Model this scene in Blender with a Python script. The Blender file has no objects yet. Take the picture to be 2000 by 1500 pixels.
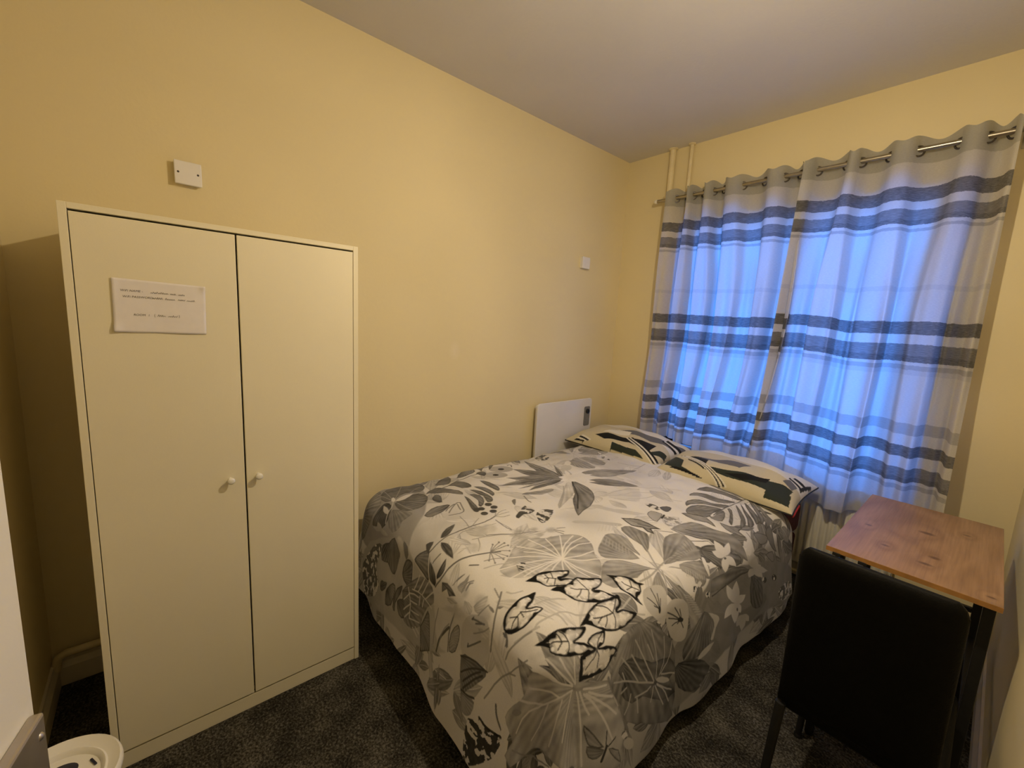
import bpy, bmesh, math, random
import numpy as np
from mathutils import Vector, Matrix

# ------------------------------------------------------------------ camera, world, exposure
sc = bpy.context.scene
C = sc.collection
cam_d = bpy.data.cameras.new('camera'); cam = bpy.data.objects.new('camera', cam_d); C.objects.link(cam)
cam_d.sensor_width = 36.0; cam_d.lens = 817.4 / 2000 * 36.0; cam_d.clip_start = 0.02
_f = Vector((-0.7483047, 0.6468801, -0.1469224)); _r = Vector((0.6471593, 0.7605465, 0.0524773)); _u = Vector((-0.1456878, 0.0558132, 0.9877550))
_m = Matrix((_r, _u, -_f)).transposed().to_4x4(); _m.translation = (2.22153, 0.09666, 1.50826)
cam.matrix_world = _m
sc.camera = cam

LAMP = (1.72, 1.40, 2.45)
LAMP_STRENGTH = 2150.0
LAMP_COLOR = (1.0, 0.82, 0.56)
SKY_COLOR = (0.012, 0.25, 1.0)
SKY_STRENGTH = 7.6
sc.view_settings.view_transform = 'Standard'
sc.view_settings.look = 'None'
sc.view_settings.exposure = 0.0
sc.view_settings.gamma = 1.0
sc.view_settings.use_curve_mapping = False
w = bpy.data.worlds.new('dusk_sky'); sc.world = w; w.use_nodes = True
bg = w.node_tree.nodes['Background']; bg.inputs[0].default_value = (*SKY_COLOR, 1); bg.inputs[1].default_value = SKY_STRENGTH

sc.cycles.adaptive_threshold = 0.03
sc.cycles.max_bounces = 7; sc.cycles.transmission_bounces = 4; sc.cycles.glossy_bounces = 3

RW, RD, RH, RN = 2.377, 3.172, 2.852, -0.270      # room: right wall x, back wall y, ceiling z, near wall y

# ------------------------------------------------------------------ materials
def new_mat(name):
    m = bpy.data.materials.new(name); m.use_nodes = True
    nt = m.node_tree; b = nt.nodes['Principled BSDF']
    return m, nt, b

def node(nt, kind, **kw):
    n = nt.nodes.new(kind)
    for k, v in kw.items():
        if hasattr(n, k): setattr(n, k, v)
        else: n.inputs[k].default_value = v
    return n

def ramp(nt, stops, interp='LINEAR'):
    r = nt.nodes.new('ShaderNodeValToRGB'); cr = r.color_ramp; cr.interpolation = interp
    while len(cr.elements) < len(stops): cr.elements.new(0.5)
    for e, (p, c) in zip(cr.elements, stops):
        e.position = p; e.color = (*c, 1)
    return r

def bump(nt, b, height, strength=0.2, dist=0.01):
    n = nt.nodes.new('ShaderNodeBump'); n.inputs['Strength'].default_value = strength; n.inputs['Distance'].default_value = dist
    nt.links.new(height, n.inputs['Height']); nt.links.new(n.outputs[0], b.inputs['Normal'])
    return n

def mat(name, col, rough=0.5, metal=0.0, var=0.06, scale=8.0, bmp=0.05, bscale=120.0, spec=0.5):
    m, nt, b = new_mat(name)
    tc = node(nt, 'ShaderNodeTexCoord')
    nz = node(nt, 'ShaderNodeTexNoise', Scale=scale, Detail=2.0); nt.links.new(tc.outputs['Object'], nz.inputs['Vector'])
    lo = tuple(c * (1 - var) for c in col); hi = tuple(min(1, c * (1 + var)) for c in col)
    r = ramp(nt, [(0.3, lo), (0.7, hi)]); nt.links.new(nz.outputs[0], r.inputs[0]); nt.links.new(r.outputs[0], b.inputs['Base Color'])
    b.inputs['Roughness'].default_value = rough; b.inputs['Metallic'].default_value = metal
    b.inputs['Specular IOR Level'].default_value = spec
    if bmp:
        n2 = node(nt, 'ShaderNodeTexNoise', Scale=bscale, Detail=1.0); nt.links.new(tc.outputs['Object'], n2.inputs['Vector'])
        bump(nt, b, n2.outputs[0], bmp, 0.004)
    return m

WALL = (0.78, 0.675, 0.41)
def wall_mat():
    m, nt, b = new_mat('cream_wall_paint')
    tc = node(nt, 'ShaderNodeTexCoord')
    n1 = node(nt, 'ShaderNodeTexNoise', Scale=1.3, Detail=1.0); nt.links.new(tc.outputs['Object'], n1.inputs[0])
    r = ramp(nt, [(0.3, tuple(c * 0.96 for c in WALL)), (0.7, tuple(c * 1.03 for c in WALL))]); nt.links.new(n1.outputs[0], r.inputs[0])
    # filler smear left on the plain wall
    mp = node(nt, 'ShaderNodeMapping'); mp.vector_type = 'TEXTURE'
    mp.inputs['Location'].default_value = (0.0, 1.53, 1.31); mp.inputs['Scale'].default_value = (1.0, 0.045, 0.07)
    nt.links.new(tc.outputs['Object'], mp.inputs[0])
    gr = node(nt, 'ShaderNodeTexGradient', gradient_type='SPHERICAL'); nt.links.new(mp.outputs[0], gr.inputs[0])
    nz = node(nt, 'ShaderNodeTexNoise', Scale=60.0, Detail=1.0); nt.links.new(tc.outputs['Object'], nz.inputs[0])
    mu = node(nt, 'ShaderNodeMath', operation='MULTIPLY'); nt.links.new(gr.outputs[1], mu.inputs[0]); nt.links.new(nz.outputs[0], mu.inputs[1])
    mx = node(nt, 'ShaderNodeMix', data_type='RGBA'); nt.links.new(mu.outputs[0], mx.inputs['Factor'])
    nt.links.new(r.outputs[0], mx.inputs['A']); mx.inputs['B'].default_value = (0.86, 0.76, 0.58, 1)
    nt.links.new(mx.outputs['Result'], b.inputs['Base Color'])
    b.inputs['Roughness'].default_value = 0.62; b.inputs['Specular IOR Level'].default_value = 0.3
    n2 = node(nt, 'ShaderNodeTexNoise', Scale=55.0, Detail=2.0); nt.links.new(tc.outputs['Object'], n2.inputs[0])
    bump(nt, b, n2.outputs[0], 0.12, 0.004)
    return m

def carpet_mat():
    m, nt, b = new_mat('speckled_carpet')
    tc = node(nt, 'ShaderNodeTexCoord')
    n1 = node(nt, 'ShaderNodeTexNoise', Scale=120.0, Detail=5.0, Roughness=0.7); nt.links.new(tc.outputs['Object'], n1.inputs[0])
    n3 = node(nt, 'ShaderNodeTexNoise', Scale=9.0, Detail=3.0); nt.links.new(tc.outputs['Object'], n3.inputs[0])
    ad = node(nt, 'ShaderNodeMath', operation='MULTIPLY_ADD'); nt.links.new(n3.outputs[0], ad.inputs[0]); ad.inputs[1].default_value = 0.35; nt.links.new(n1.outputs[0], ad.inputs[2])
    r = ramp(nt, [(0.53, (0.018, 0.016, 0.014)), (0.66, (0.055, 0.051, 0.043)), (0.78, (0.15, 0.138, 0.115)), (0.90, (0.26, 0.24, 0.20))]); nt.links.new(ad.outputs[0], r.inputs[0])
    nt.links.new(r.outputs[0], b.inputs['Base Color']); b.inputs['Roughness'].default_value = 1.0; b.inputs['Specular IOR Level'].default_value = 0.05
    bump(nt, b, n1.outputs[0], 0.9, 0.012)
    return m

def wood_mat():
    m, nt, b = new_mat('knotty_oak_laminate')
    tc = node(nt, 'ShaderNodeTexCoord')
    # knots: the coordinates are pushed aside around each so that the grain flows round them
    knots = ((2.133, 2.344, 0.030, 0.020), (2.172, 2.104, 0.020, 0.017), (2.155, 2.022, 0.026, 0.014), (2.047, 2.071, 0.016, 0.012), (2.305, 1.932, 0.014, 0.008), (1.975, 2.235, 0.014, 0.012), (2.235, 2.46, 0.016, 0.012))
    dark = None; push = None
    for kx, ky, a, c in knots:
        mp = node(nt, 'ShaderNodeMapping'); mp.vector_type = 'TEXTURE'
        mp.inputs['Location'].default_value = (kx, ky, 0.78); mp.inputs['Scale'].default_value = (a, c, 1.0); nt.links.new(tc.outputs['Object'], mp.inputs[0])
        g = node(nt, 'ShaderNodeTexGradient', gradient_type='SPHERICAL'); nt.links.new(mp.outputs[0], g.inputs[0])
        mq = node(nt, 'ShaderNodeMapping'); mq.vector_type = 'TEXTURE'
        mq.inputs['Location'].default_value = (kx, ky, 0.78); mq.inputs['Scale'].default_value = (a * 2.6, c * 6, 1.0); nt.links.new(tc.outputs['Object'], mq.inputs[0])
        gq = node(nt, 'ShaderNodeTexGradient', gradient_type='SPHERICAL'); nt.links.new(mq.outputs[0], gq.inputs[0])
        if dark is None: dark, push = g.outputs[1], gq.outputs[1]
        else:
            s = node(nt, 'ShaderNodeMath', operation='ADD'); nt.links.new(dark, s.inputs[0]); nt.links.new(g.outputs[1], s.inputs[1]); dark = s.outputs[0]
            s = node(nt, 'ShaderNodeMath', operation='ADD'); nt.links.new(push, s.inputs[0]); nt.links.new(gq.outputs[1], s.inputs[1]); push = s.outputs[0]
    mp = node(nt, 'ShaderNodeMapping'); mp.inputs['Scale'].default_value = (1.0, 0.22, 1.0); nt.links.new(tc.outputs['Object'], mp.inputs[0])
    n1 = node(nt, 'ShaderNodeTexNoise', Scale=5.0, Detail=2.0, Distortion=0.4); nt.links.new(mp.outputs[0], n1.inputs[0])
    mr = node(nt, 'ShaderNodeMath', operation='MULTIPLY'); nt.links.new(n1.outputs[0], mr.inputs[0]); mr.inputs[1].default_value = 10.0
    ma = node(nt, 'ShaderNodeMath', operation='MULTIPLY_ADD'); nt.links.new(push, ma.inputs[0]); ma.inputs[1].default_value = 2.2; nt.links.new(mr.outputs[0], ma.inputs[2])
    fr = node(nt, 'ShaderNodeMath', operation='PINGPONG'); nt.links.new(ma.outputs[0], fr.inputs[0]); fr.inputs[1].default_value = 1.0
    r = ramp(nt, [(0.0, (0.245, 0.138, 0.073)), (0.5, (0.290, 0.168, 0.090)), (1.0, (0.325, 0.192, 0.105))]); nt.links.new(fr.outputs[0], r.inputs[0])
    mf = node(nt, 'ShaderNodeMapping'); mf.inputs['Scale'].default_value = (150.0, 5.0, 1.0); nt.links.new(tc.outputs['Object'], mf.inputs[0])
    nf = node(nt, 'ShaderNodeTexNoise', Scale=1.0, Detail=4.0, Roughness=0.6); nt.links.new(mf.outputs[0], nf.inputs[0])
    rf = ramp(nt, [(0.3, (0.80, 0.78, 0.76)), (0.65, (1.08, 1.08, 1.08))]); nt.links.new(nf.outputs[0], rf.inputs[0])
    mx = node(nt, 'ShaderNodeMix', data_type='RGBA', blend_type='MULTIPLY'); mx.inputs['Factor'].default_value = 1.0
    nt.links.new(r.outputs[0], mx.inputs['A']); nt.links.new(rf.outputs[0], mx.inputs['B'])
    kr = ramp(nt, [(0.0, (0, 0, 0)), (0.5, (0.75, 0.75, 0.75)), (1.0, (1, 1, 1))]); nt.links.new(dark, kr.inputs[0])
    mk = node(nt, 'ShaderNodeMix', data_type='RGBA'); nt.links.new(kr.outputs[0], mk.inputs['Factor']); nt.links.new(mx.outputs['Result'], mk.inputs['A']); mk.inputs['B'].default_value = (0.10, 0.048, 0.026, 1)
    nt.links.new(mk.outputs['Result'], b.inputs['Base Color']); b.inputs['Roughness'].default_value = 0.42
    bump(nt, b, nf.outputs[0], 0.08, 0.001)
    return m

def attr_mat(name, attr, rough=0.9, weave=900.0):
    m, nt, b = new_mat(name)
    a = node(nt, 'ShaderNodeAttribute'); a.attribute_name = attr
    tc = node(nt, 'ShaderNodeTexCoord'); nz = node(nt, 'ShaderNodeTexNoise', Scale=weave * 0.3, Detail=2.0); nt.links.new(tc.outputs['Object'], nz.inputs[0])
    r = ramp(nt, [(0.3, (0.93, 0.93, 0.93)), (0.7, (1, 1, 1))]); nt.links.new(nz.outputs[0], r.inputs[0])
    mx = node(nt, 'ShaderNodeMix', data_type='RGBA', blend_type='MULTIPLY'); mx.inputs['Factor'].default_value = 1.0
    nt.links.new(a.outputs['Color'], mx.inputs['A']); nt.links.new(r.outputs[0], mx.inputs['B'])
    nt.links.new(mx.outputs['Result'], b.inputs['Base Color']); b.inputs['Roughness'].default_value = rough
    b.inputs['Specular IOR Level'].default_value = 0.15; b.inputs['Sheen Weight'].default_value = 0.1
    return m

def curtain_mat():
    m, nt, b = new_mat('striped_curtain_fabric')
    out = [n for n in nt.nodes if n.type == 'OUTPUT_MATERIAL'][0]; nt.nodes.remove(b)
    uv = node(nt, 'ShaderNodeAttribute'); uv.attribute_name = 'cloth'           # x across, y height in metres along the cloth
    sp = node(nt, 'ShaderNodeSeparateXYZ'); nt.links.new(uv.outputs['Vector'], sp.inputs[0])
    mp = node(nt, 'ShaderNodeMapping'); mp.inputs['Scale'].default_value = (18, 160, 1); nt.links.new(uv.outputs['Vector'], mp.inputs[0])
    nz = node(nt, 'ShaderNodeTexNoise', Scale=1.0, Detail=4.0, Roughness=0.7); nt.links.new(mp.outputs[0], nz.inputs[0])
    # height, roughened at the stripe edges by the slub
    ad = node(nt, 'ShaderNodeMath', operation='MULTIPLY_ADD'); nt.links.new(nz.outputs[0], ad.inputs[0]); ad.inputs[1].default_value = 0.016; nt.links.new(sp.outputs[1], ad.inputs[2])
    dv = node(nt, 'ShaderNodeMapRange'); nt.links.new(ad.outputs[0], dv.inputs[0])
    dv.inputs[1].default_value = 0.45; dv.inputs[2].default_value = 2.55
    W, Dk, M, G, H, F = (0.76, 0.75, 0.73), (0.17, 0.17, 0.175), (0.25, 0.25, 0.255), (0.50, 0.50, 0.50), (0.56, 0.56, 0.52), (0.67, 0.67, 0.67)
    st = []
    def S(z, c): st.append(((z + 0.004 - 0.45) / 2.10, c))
    for z, c in ((0.446, W), (0.765, G), (0.785, W), (0.80, Dk), (0.826, G), (0.830, M), (0.879, W), (0.932, Dk), (0.995, W), (1.048, G), (1.104, W),
                 (1.355, F), (1.381, G), (1.405, W), (1.42, Dk), (1.448, G), (1.453, M), (1.51, W), (1.56, Dk), (1.625, W), (1.776, F), (1.80, W),
                 (2.085, G), (2.10, W), (2.115, Dk), (2.136, G), (2.141, M), (2.19, W), (2.23, Dk), (2.295, W), (2.41, H)): S(z, c)
    r = ramp(nt, st[:32], 'CONSTANT'); nt.links.new(dv.outputs[0], r.inputs[0])
    # slub breaking up the dark stripes
    mp2 = node(nt, 'ShaderNodeMapping'); mp2.inputs['Scale'].default_value = (60, 500, 1); nt.links.new(uv.outputs['Vector'], mp2.inputs[0])
    n2 = node(nt, 'ShaderNodeTexNoise', Scale=1.0, Detail=3.0); nt.links.new(mp2.outputs[0], n2.inputs[0])
    r2 = ramp(nt, [(0.35, (0.93, 0.93, 0.93)), (0.65, (1.05, 1.05, 1.05))]); nt.links.new(n2.outputs[0], r2.inputs[0])
    mx = node(nt, 'ShaderNodeMix', data_type='RGBA', blend_type='MULTIPLY'); mx.inputs['Factor'].default_value = 1.0
    nt.links.new(r.outputs[0], mx.inputs['A']); nt.links.new(r2.outputs[0], mx.inputs['B'])
    # pale weft showing through in broken horizontal threads
    mp3 = node(nt, 'ShaderNodeMapping'); mp3.inputs['Scale'].default_value = (22, 420, 1); nt.links.new(uv.outputs['Vector'], mp3.inputs[0])
    n3 = node(nt, 'ShaderNodeTexNoise', Scale=1.0, Detail=4.0, Roughness=0.65); nt.links.new(mp3.outputs[0], n3.inputs[0])
    r3 = ramp(nt, [(0.42, (0, 0, 0)), (0.70, (0.42, 0.42, 0.42))]); nt.links.new(n3.outputs[0], r3.inputs[0])
    mw = node(nt, 'ShaderNodeMix', data_type='RGBA'); nt.links.new(r3.outputs[0], mw.inputs['Factor']); nt.links.new(mx.outputs['Result'], mw.inputs['A']); mw.inputs['B'].default_value = (0.66, 0.65, 0.63, 1)
    mx = mw
    df = node(nt, 'ShaderNodeBsdfDiffuse'); tr = node(nt, 'ShaderNodeBsdfTranslucent'); ms = node(nt, 'ShaderNodeMixShader'); ms.inputs[0].default_value = 0.56
    for s in (df, tr): nt.links.new(mx.outputs['Result'], s.inputs[0])
    nt.links.new(df.outputs[0], ms.inputs[1]); nt.links.new(tr.outputs[0], ms.inputs[2]); nt.links.new(ms.outputs[0], out.inputs[0])
    return m

def glass_mat():
    m, nt, b = new_mat('window_glass')
    out = [n for n in nt.nodes if n.type == 'OUTPUT_MATERIAL'][0]; nt.nodes.remove(b)
    t = node(nt, 'ShaderNodeBsdfTransparent'); t.inputs[0].default_value = (0.95, 0.97, 1, 1)
    g = node(nt, 'ShaderNodeBsdfGlossy'); g.inputs['Roughness'].default_value = 0.02
    fr = node(nt, 'ShaderNodeFresnel', IOR=1.45); mx = node(nt, 'ShaderNodeMixShader')
    nt.links.new(fr.outputs[0], mx.inputs[0]); nt.links.new(t.outputs[0], mx.inputs[1]); nt.links.new(g.outputs[0], mx.inputs[2]); nt.links.new(mx.outputs[0], out.inputs[0])
    return m

def emit_mat():
    m, nt, b = new_mat('lit_bulb')
    out = [n for n in nt.nodes if n.type == 'OUTPUT_MATERIAL'][0]; nt.nodes.remove(b)
    e = node(nt, 'ShaderNodeEmission', Strength=LAMP_STRENGTH); e.inputs[0].default_value = (*LAMP_COLOR, 1); nt.links.new(e.outputs[0], out.inputs[0])
    return m

M = dict(
    wall=wall_mat(), carpet=carpet_mat(), wood=wood_mat(), curtain=curtain_mat(), glass=glass_mat(), bulb=emit_mat(),
    ceiling=mat('ceiling_paint', (0.66, 0.635, 0.60), 0.8, 0, 0.03, 2.0, 0.1, 70),
    trim=mat('white_gloss_trim', (0.70, 0.64, 0.52), 0.4, 0, 0.05, 6),
    door=mat('door_white_paint', (0.80, 0.77, 0.72), 0.45, 0, 0.03, 4),
    melamine=mat('wardrobe_white_foil', (0.83, 0.77, 0.59), 0.42, 0, 0.02, 3, 0.03, 200),
    knob=mat('white_plastic', (0.85, 0.83, 0.78), 0.35, 0, 0.02, 10, 0),
    plate=mat('white_moulded_plate', (0.80, 0.78, 0.76), 0.4, 0, 0.02, 10, 0),
    screw=mat('dark_screw_head', (0.05, 0.04, 0.035), 0.5, 0.3, 0.1, 50, 0),
    paper=mat('notice_paper', (0.80, 0.76, 0.77), 0.85, 0, 0.02, 30, 0.05, 80),
    ink=mat('brown_pen_ink', (0.06, 0.05, 0.05), 0.7, 0, 0.1, 40, 0),
    steel=mat('brushed_nickel', (0.42, 0.38, 0.30), 0.28, 1.0, 0.08, 40, 0.03, 200),
    ring=mat('dark_eyelet_metal', (0.16, 0.15, 0.15), 0.3, 1.0, 0.1, 40, 0),
    satin=mat('satin_handle_metal', (0.50, 0.46, 0.42), 0.35, 0.9, 0.08, 30, 0.03, 200),
    black=mat('black_leatherette', (0.0035, 0.0035, 0.0035), 0.6, 0, 0.15, 60, 0.2, 260, 0.12),
    blackmetal=mat('black_powder_coat', (0.012, 0.012, 0.013), 0.5, 0, 0.1, 60, 0.1, 300, 0.4),
    edgeband=mat('oak_edge_band', (0.40, 0.20, 0.06), 0.5, 0, 0.12, 30),
    rad=mat('radiator_enamel', (0.72, 0.69, 0.60), 0.4, 0, 0.03, 6, 0.03, 100),
    heat=mat('heater_white_enamel', (0.78, 0.77, 0.77), 0.4, 0, 0.02, 6, 0.02, 100),
    greyplastic=mat('grey_control_plastic', (0.20, 0.20, 0.21), 0.45, 0, 0.05, 30, 0),
    divan=mat('maroon_divan_fabric', (0.045, 0.010, 0.018), 0.9, 0, 0.2, 40, 0.3, 400, 0.2),
    mattress=mat('mattress_ticking', (0.10, 0.035, 0.05), 0.9, 0, 0.2, 40, 0.3, 300, 0.2),
    red=mat('red_cotton', (0.42, 0.02, 0.015), 0.8, 0, 0.1, 40),
    pipe=mat('painted_pipe', (0.76, 0.66, 0.42), 0.45, 0, 0.06, 20),
    bin=mat('white_bin_plastic', (0.80, 0.78, 0.73), 0.35, 0, 0.02, 8, 0),
    navy=mat('navy_plastic', (0.012, 0.012, 0.035), 0.4, 0, 0.1, 20, 0),
    frame=mat('window_white_pvc', (0.82, 0.82, 0.82), 0.35, 0, 0.02, 8, 0),
    duvet=attr_mat('botanical_cotton_print', 'print'), pillow=attr_mat('geometric_pillow_print', 'print'),
)

# ------------------------------------------------------------------ mesh helpers
def obj(name, bm, material, parent=None, smooth=False, bev=0.0, seg=2):
    if bev:
        bmesh.ops.remove_doubles(bm, verts=bm.verts, dist=1e-6)
        es = [e for e in bm.edges if len(e.link_faces) == 2 and e.calc_face_angle(0) > 0.6]
        bmesh.ops.bevel(bm, geom=es, offset=bev, segments=seg, profile=0.5, affect='EDGES', clamp_overlap=True)
    me = bpy.data.meshes.new(name); bm.normal_update(); bm.to_mesh(me); bm.free()
    if smooth:
        me.polygons.foreach_set('use_smooth', [True] * len(me.polygons))
        try: me.set_sharp_from_angle(angle=0.9)
        except Exception: pass
    me.materials.append(material if not isinstance(material, str) else M[material])
    o = bpy.data.objects.new(name, me); C.objects.link(o)
    if parent is not None: o.parent = parent
    return o

def thing(name, label, cat, group=None, loc=(0, 0, 0)):
    o = bpy.data.objects.new(name, None); C.objects.link(o); o.empty_display_size = 0.05
    o['label'] = label; o['category'] = cat
    if group: o['group'] = group
    o['base'] = list(loc)
    return o

def tag(o, label, cat, group=None):
    o['label'] = label; o['category'] = cat
    if group: o['group'] = group
    return o

def struct(o, label=None):
    o['kind'] = 'structure'
    if label: o['label'] = label
    return o

def box(bm, lo, hi):
    x0, y0, z0 = lo; x1, y1, z1 = hi
    v = [bm.verts.new(p) for p in ((x0, y0, z0), (x1, y0, z0), (x1, y1, z0), (x0, y1, z0), (x0, y0, z1), (x1, y0, z1), (x1, y1, z1), (x0, y1, z1))]
    for f in ((3, 2, 1, 0), (4, 5, 6, 7), (0, 1, 5, 4), (1, 2, 6, 5), (2, 3, 7, 6), (3, 0, 4, 7)): bm.faces.new([v[i] for i in f])
    return v

def B(lo, hi):
    bm = bmesh.new(); box(bm, lo, hi); return bm

def tube(bm, pts, rad, n=12, cap=True):
    """swept tube; rad a number or one per point"""
    pts = [Vector(p) for p in pts]; rads = rad if isinstance(rad, (list, tuple)) else [rad] * len(pts)
    rings = []; up = None
    for i, p in enumerate(pts):
        d = (pts[min(i + 1, len(pts) - 1)] - pts[max(i - 1, 0)]).normalized()
        if up is None: up = Vector((0, 0, 1)) if abs(d.z) < 0.9 else Vector((1, 0, 0))
        a = d.cross(up).normalized(); b = a.cross(d).normalized(); up = b
        rings.append([bm.verts.new(p + (a * math.cos(2 * math.pi * k / n) + b * math.sin(2 * math.pi * k / n)) * rads[i]) for k in range(n)])
    for r0, r1 in zip(rings, rings[1:]):
        for k in range(n): bm.faces.new((r0[k], r0[(k + 1) % n], r1[(k + 1) % n], r1[k]))
    if cap: bm.faces.new(rings[0][::-1]); bm.faces.new(rings[-1])
    bmesh.ops.recalc_face_normals(bm, faces=bm.faces)

def bar(bm, p0, p1, wx, wy, up=(0, 0, 1)):
    """rectangular bar from p0 to p1"""
    p0 = Vector(p0); p1 = Vector(p1); d = (p1 - p0).normalized(); u = Vector(up)
    if abs(d.dot(u)) > 0.95: u = Vector((0, 1, 0))
    a = d.cross(u).normalized() * wx / 2; b = d.cross(a).normalized() * wy / 2
    v = [bm.verts.new(p + s * a + t * b) for p in (p0, p1) for s, t in ((-1, -1), (1, -1), (1, 1), (-1, 1))]
    for f in ((3, 2, 1, 0), (4, 5, 6, 7), (0, 1, 5, 4), (1, 2, 6, 5), (2, 3, 7, 6), (3, 0, 4, 7)): bm.faces.new([v[i] for i in f])
    bmesh.ops.recalc_face_normals(bm, faces=bm.faces)

def lathe(bm, prof, c, axis=(0, 0, 1), n=32, sx=1.0, sy=1.0):
    """profile of (radius, height) around axis through c"""
    ax = Vector(axis).normalized(); t = Vector((1, 0, 0)) if abs(ax.x) < 0.9 else Vector((0, 1, 0))
    a = ax.cross(t).normalized(); b = ax.cross(a).normalized(); c = Vector(c); rings = []
    for r, h in prof:
        if r < 1e-6: rings.append([bm.verts.new(c + ax * h)])
        else: rings.append([bm.verts.new(c + ax * h + a * (r * sx * math.cos(2 * math.pi * k / n)) + b * (r * sy * math.sin(2 * math.pi * k / n))) for k in range(n)])
    for r0, r1 in zip(rings, rings[1:]):
        for k in range(n):
            k2 = (k + 1) % n
            q = [r0[k % len(r0)], r0[k2 % len(r0)], r1[k2 % len(r1)], r1[k % len(r1)]]
            q = list(dict.fromkeys(q))
            if len(q) > 2: bm.faces.new(q)
    bmesh.ops.recalc_face_normals(bm, faces=bm.faces)

def torus(bm, c, R, r, axis, n=20, k=8):
    ax = Vector(axis).normalized(); t = Vector((0, 0, 1)) if abs(ax.z) < 0.9 else Vector((1, 0, 0))
    a = ax.cross(t).normalized(); b = ax.cross(a).normalized(); c = Vector(c)
    rings = []
    for i in range(n):
        th = 2 * math.pi * i / n; d = a * math.cos(th) + b * math.sin(th)
        rings.append([bm.verts.new(c + d * (R + r * math.cos(2 * math.pi * j / k)) + ax * (r * math.sin(2 * math.pi * j / k))) for j in range(k)])
    for i in range(n):
        r0, r1 = rings[i], rings[(i + 1) % n]
        for j in range(k): bm.faces.new((r0[j], r0[(j + 1) % k], r1[(j + 1) % k], r1[j]))
    bmesh.ops.recalc_face_normals(bm, faces=bm.faces)

def grid_obj(name, P, material, parent=None, smooth=True):
    """P: array rows x cols x 3"""
    n, m = P.shape[:2]
    me = bpy.data.meshes.new(name)
    idx = np.arange(n * m).reshape(n, m)
    q = np.stack([idx[:-1, :-1], idx[:-1, 1:], idx[1:, 1:], idx[1:, :-1]], -1).reshape(-1, 4)
    nf = len(q)
    me.vertices.add(n * m); me.vertices.foreach_set('co', P.reshape(-1).astype(np.float32))
    me.loops.add(nf * 4); me.loops.foreach_set('vertex_index', q.reshape(-1).astype(np.int32))
    me.polygons.add(nf); me.polygons.foreach_set('loop_start', (np.arange(nf) * 4).astype(np.int32))
    try: me.polygons.foreach_set('loop_total', np.full(nf, 4, np.int32))
    except Exception: pass
    me.polygons.foreach_set('use_smooth', np.ones(nf, bool))
    me.update(calc_edges=True); me.validate()
    me.materials.append(M[material] if isinstance(material, str) else material)
    o = bpy.data.objects.new(name, me); C.objects.link(o)
    if parent is not None: o.parent = parent
    return o

def set_color(o, name, rgb):
    a = o.data.color_attributes.new(name, 'FLOAT_COLOR', 'POINT')
    c = np.ones((rgb.reshape(-1, 3).shape[0], 4), np.float32); c[:, :3] = rgb.reshape(-1, 3)
    a.data.foreach_set('color', c.reshape(-1))

# ------------------------------------------------------------------ cloth shapes
def sstep(a, b, x):
    t = np.clip((x - a) / (b - a), 0, 1)
    return t * t * (3 - 2 * t)

D_U0, D_U1, D_HEAD = -0.02, 2.04, 2.60

def duvet_hem(u):
    return 0.99 - (0.53 + 0.06 * sstep(0.35, 1.35, u))

def duvet_point(u, v):
    """cloth coordinates (metres, equal to room x and y on the flat top) -> room position"""
    xr = 1.42 + 0.06 * (v - 1.0)
    xl, yf = 0.27, 0.99
    oR = np.maximum(0, u - xr); oL = np.maximum(0, xl - u); oF = np.maximum(0, yf - v)
    bx = np.clip(u, xl, xr); by = np.maximum(v, yf)
    dx = oR - oL; dy = -oF
    L = np.sqrt(dx * dx + dy * dy) + 1e-9
    nx, ny = dx / L, dy / L
    r, th = 0.13, math.radians(81)
    a = np.minimum(L / r, th)
    rest = np.maximum(0, L - r * th)
    out = r * np.sin(a) + rest * math.cos(th)
    drop = r * (1 - np.cos(a)) + rest * math.sin(th)
    # hanging folds
    ang = np.arctan2(oF, oR + 1e-9)
    s = np.where(oF > oR, u, v)
    w = sstep(0.12, 0.45, L)
    out = out + w * (0.010 * np.sin(s * 11 + 1.0) + 0.005 * np.sin(s * 23 + 2.2)) * (1 - 0.6 * sstep(0, 0.05, np.minimum(oF, oR)))
    out = out + 0.03 * w * np.sin(ang * 6.0) * sstep(0.02, 0.25, np.minimum(oF, oR))
    # body of the filling: crowned in the middle, soft hollows
    top = 0.600 + 0.035 * (1 - np.clip(np.abs((u - 0.86) / 0.66), 0, 1) ** 3) * sstep(0.75, 1.25, v)
    top = top + 0.008 * np.sin(u * 7.1 + v * 3.3) * np.sin(v * 5.7 - u * 2.1) + 0.005 * np.sin(u * 15.0 - v * 11.0 + 0.7) * np.sin(v * 17.0 + 1.3)
    top = top + 0.0025 * np.sin(u * 37 + v * 23) * np.sin(v * 41 - u * 19)
    z = top - drop
    lim = 0.016 + 0.006 * np.sin(u * 40) * np.sin(v * 43)
    ex = np.maximum(0, lim - z)
    out = out + 0.85 * ex
    z = np.maximum(z, lim)
    return bx + nx * out, by + ny * out, z

def pillow_point(s, t, c, ax, ay, rot, tilt, top, seed):
    """s, t in -1..1 over the face of a pillow; top True for the upper skin"""
    e = np.clip(1 - s ** 2, 0, 1) ** 0.42 * np.clip(1 - t ** 2, 0, 1) ** 0.42
    pin = 1 - 0.06 * (1 - s ** 2) * (np.abs(t) ** 3)
    pis = 1 - 0.05 * (1 - t ** 2) * (np.abs(s) ** 3)
    x = s * ax * pis; y = t * ay * pin
    h = 0.125 * e if top else -0.05 * e
    if top:
        h = h + e * (0.012 * np.sin(s * 4.1 + seed) * np.sin(t * 3.7 + seed * 2) + 0.006 * np.sin(s * 9 + t * 6 + seed))
    z = h + y * tilt
    cr, sr = math.cos(rot), math.sin(rot)
    return c[0] + x * cr - y * sr, c[1] + x * sr + y * cr, c[2] + z

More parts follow.
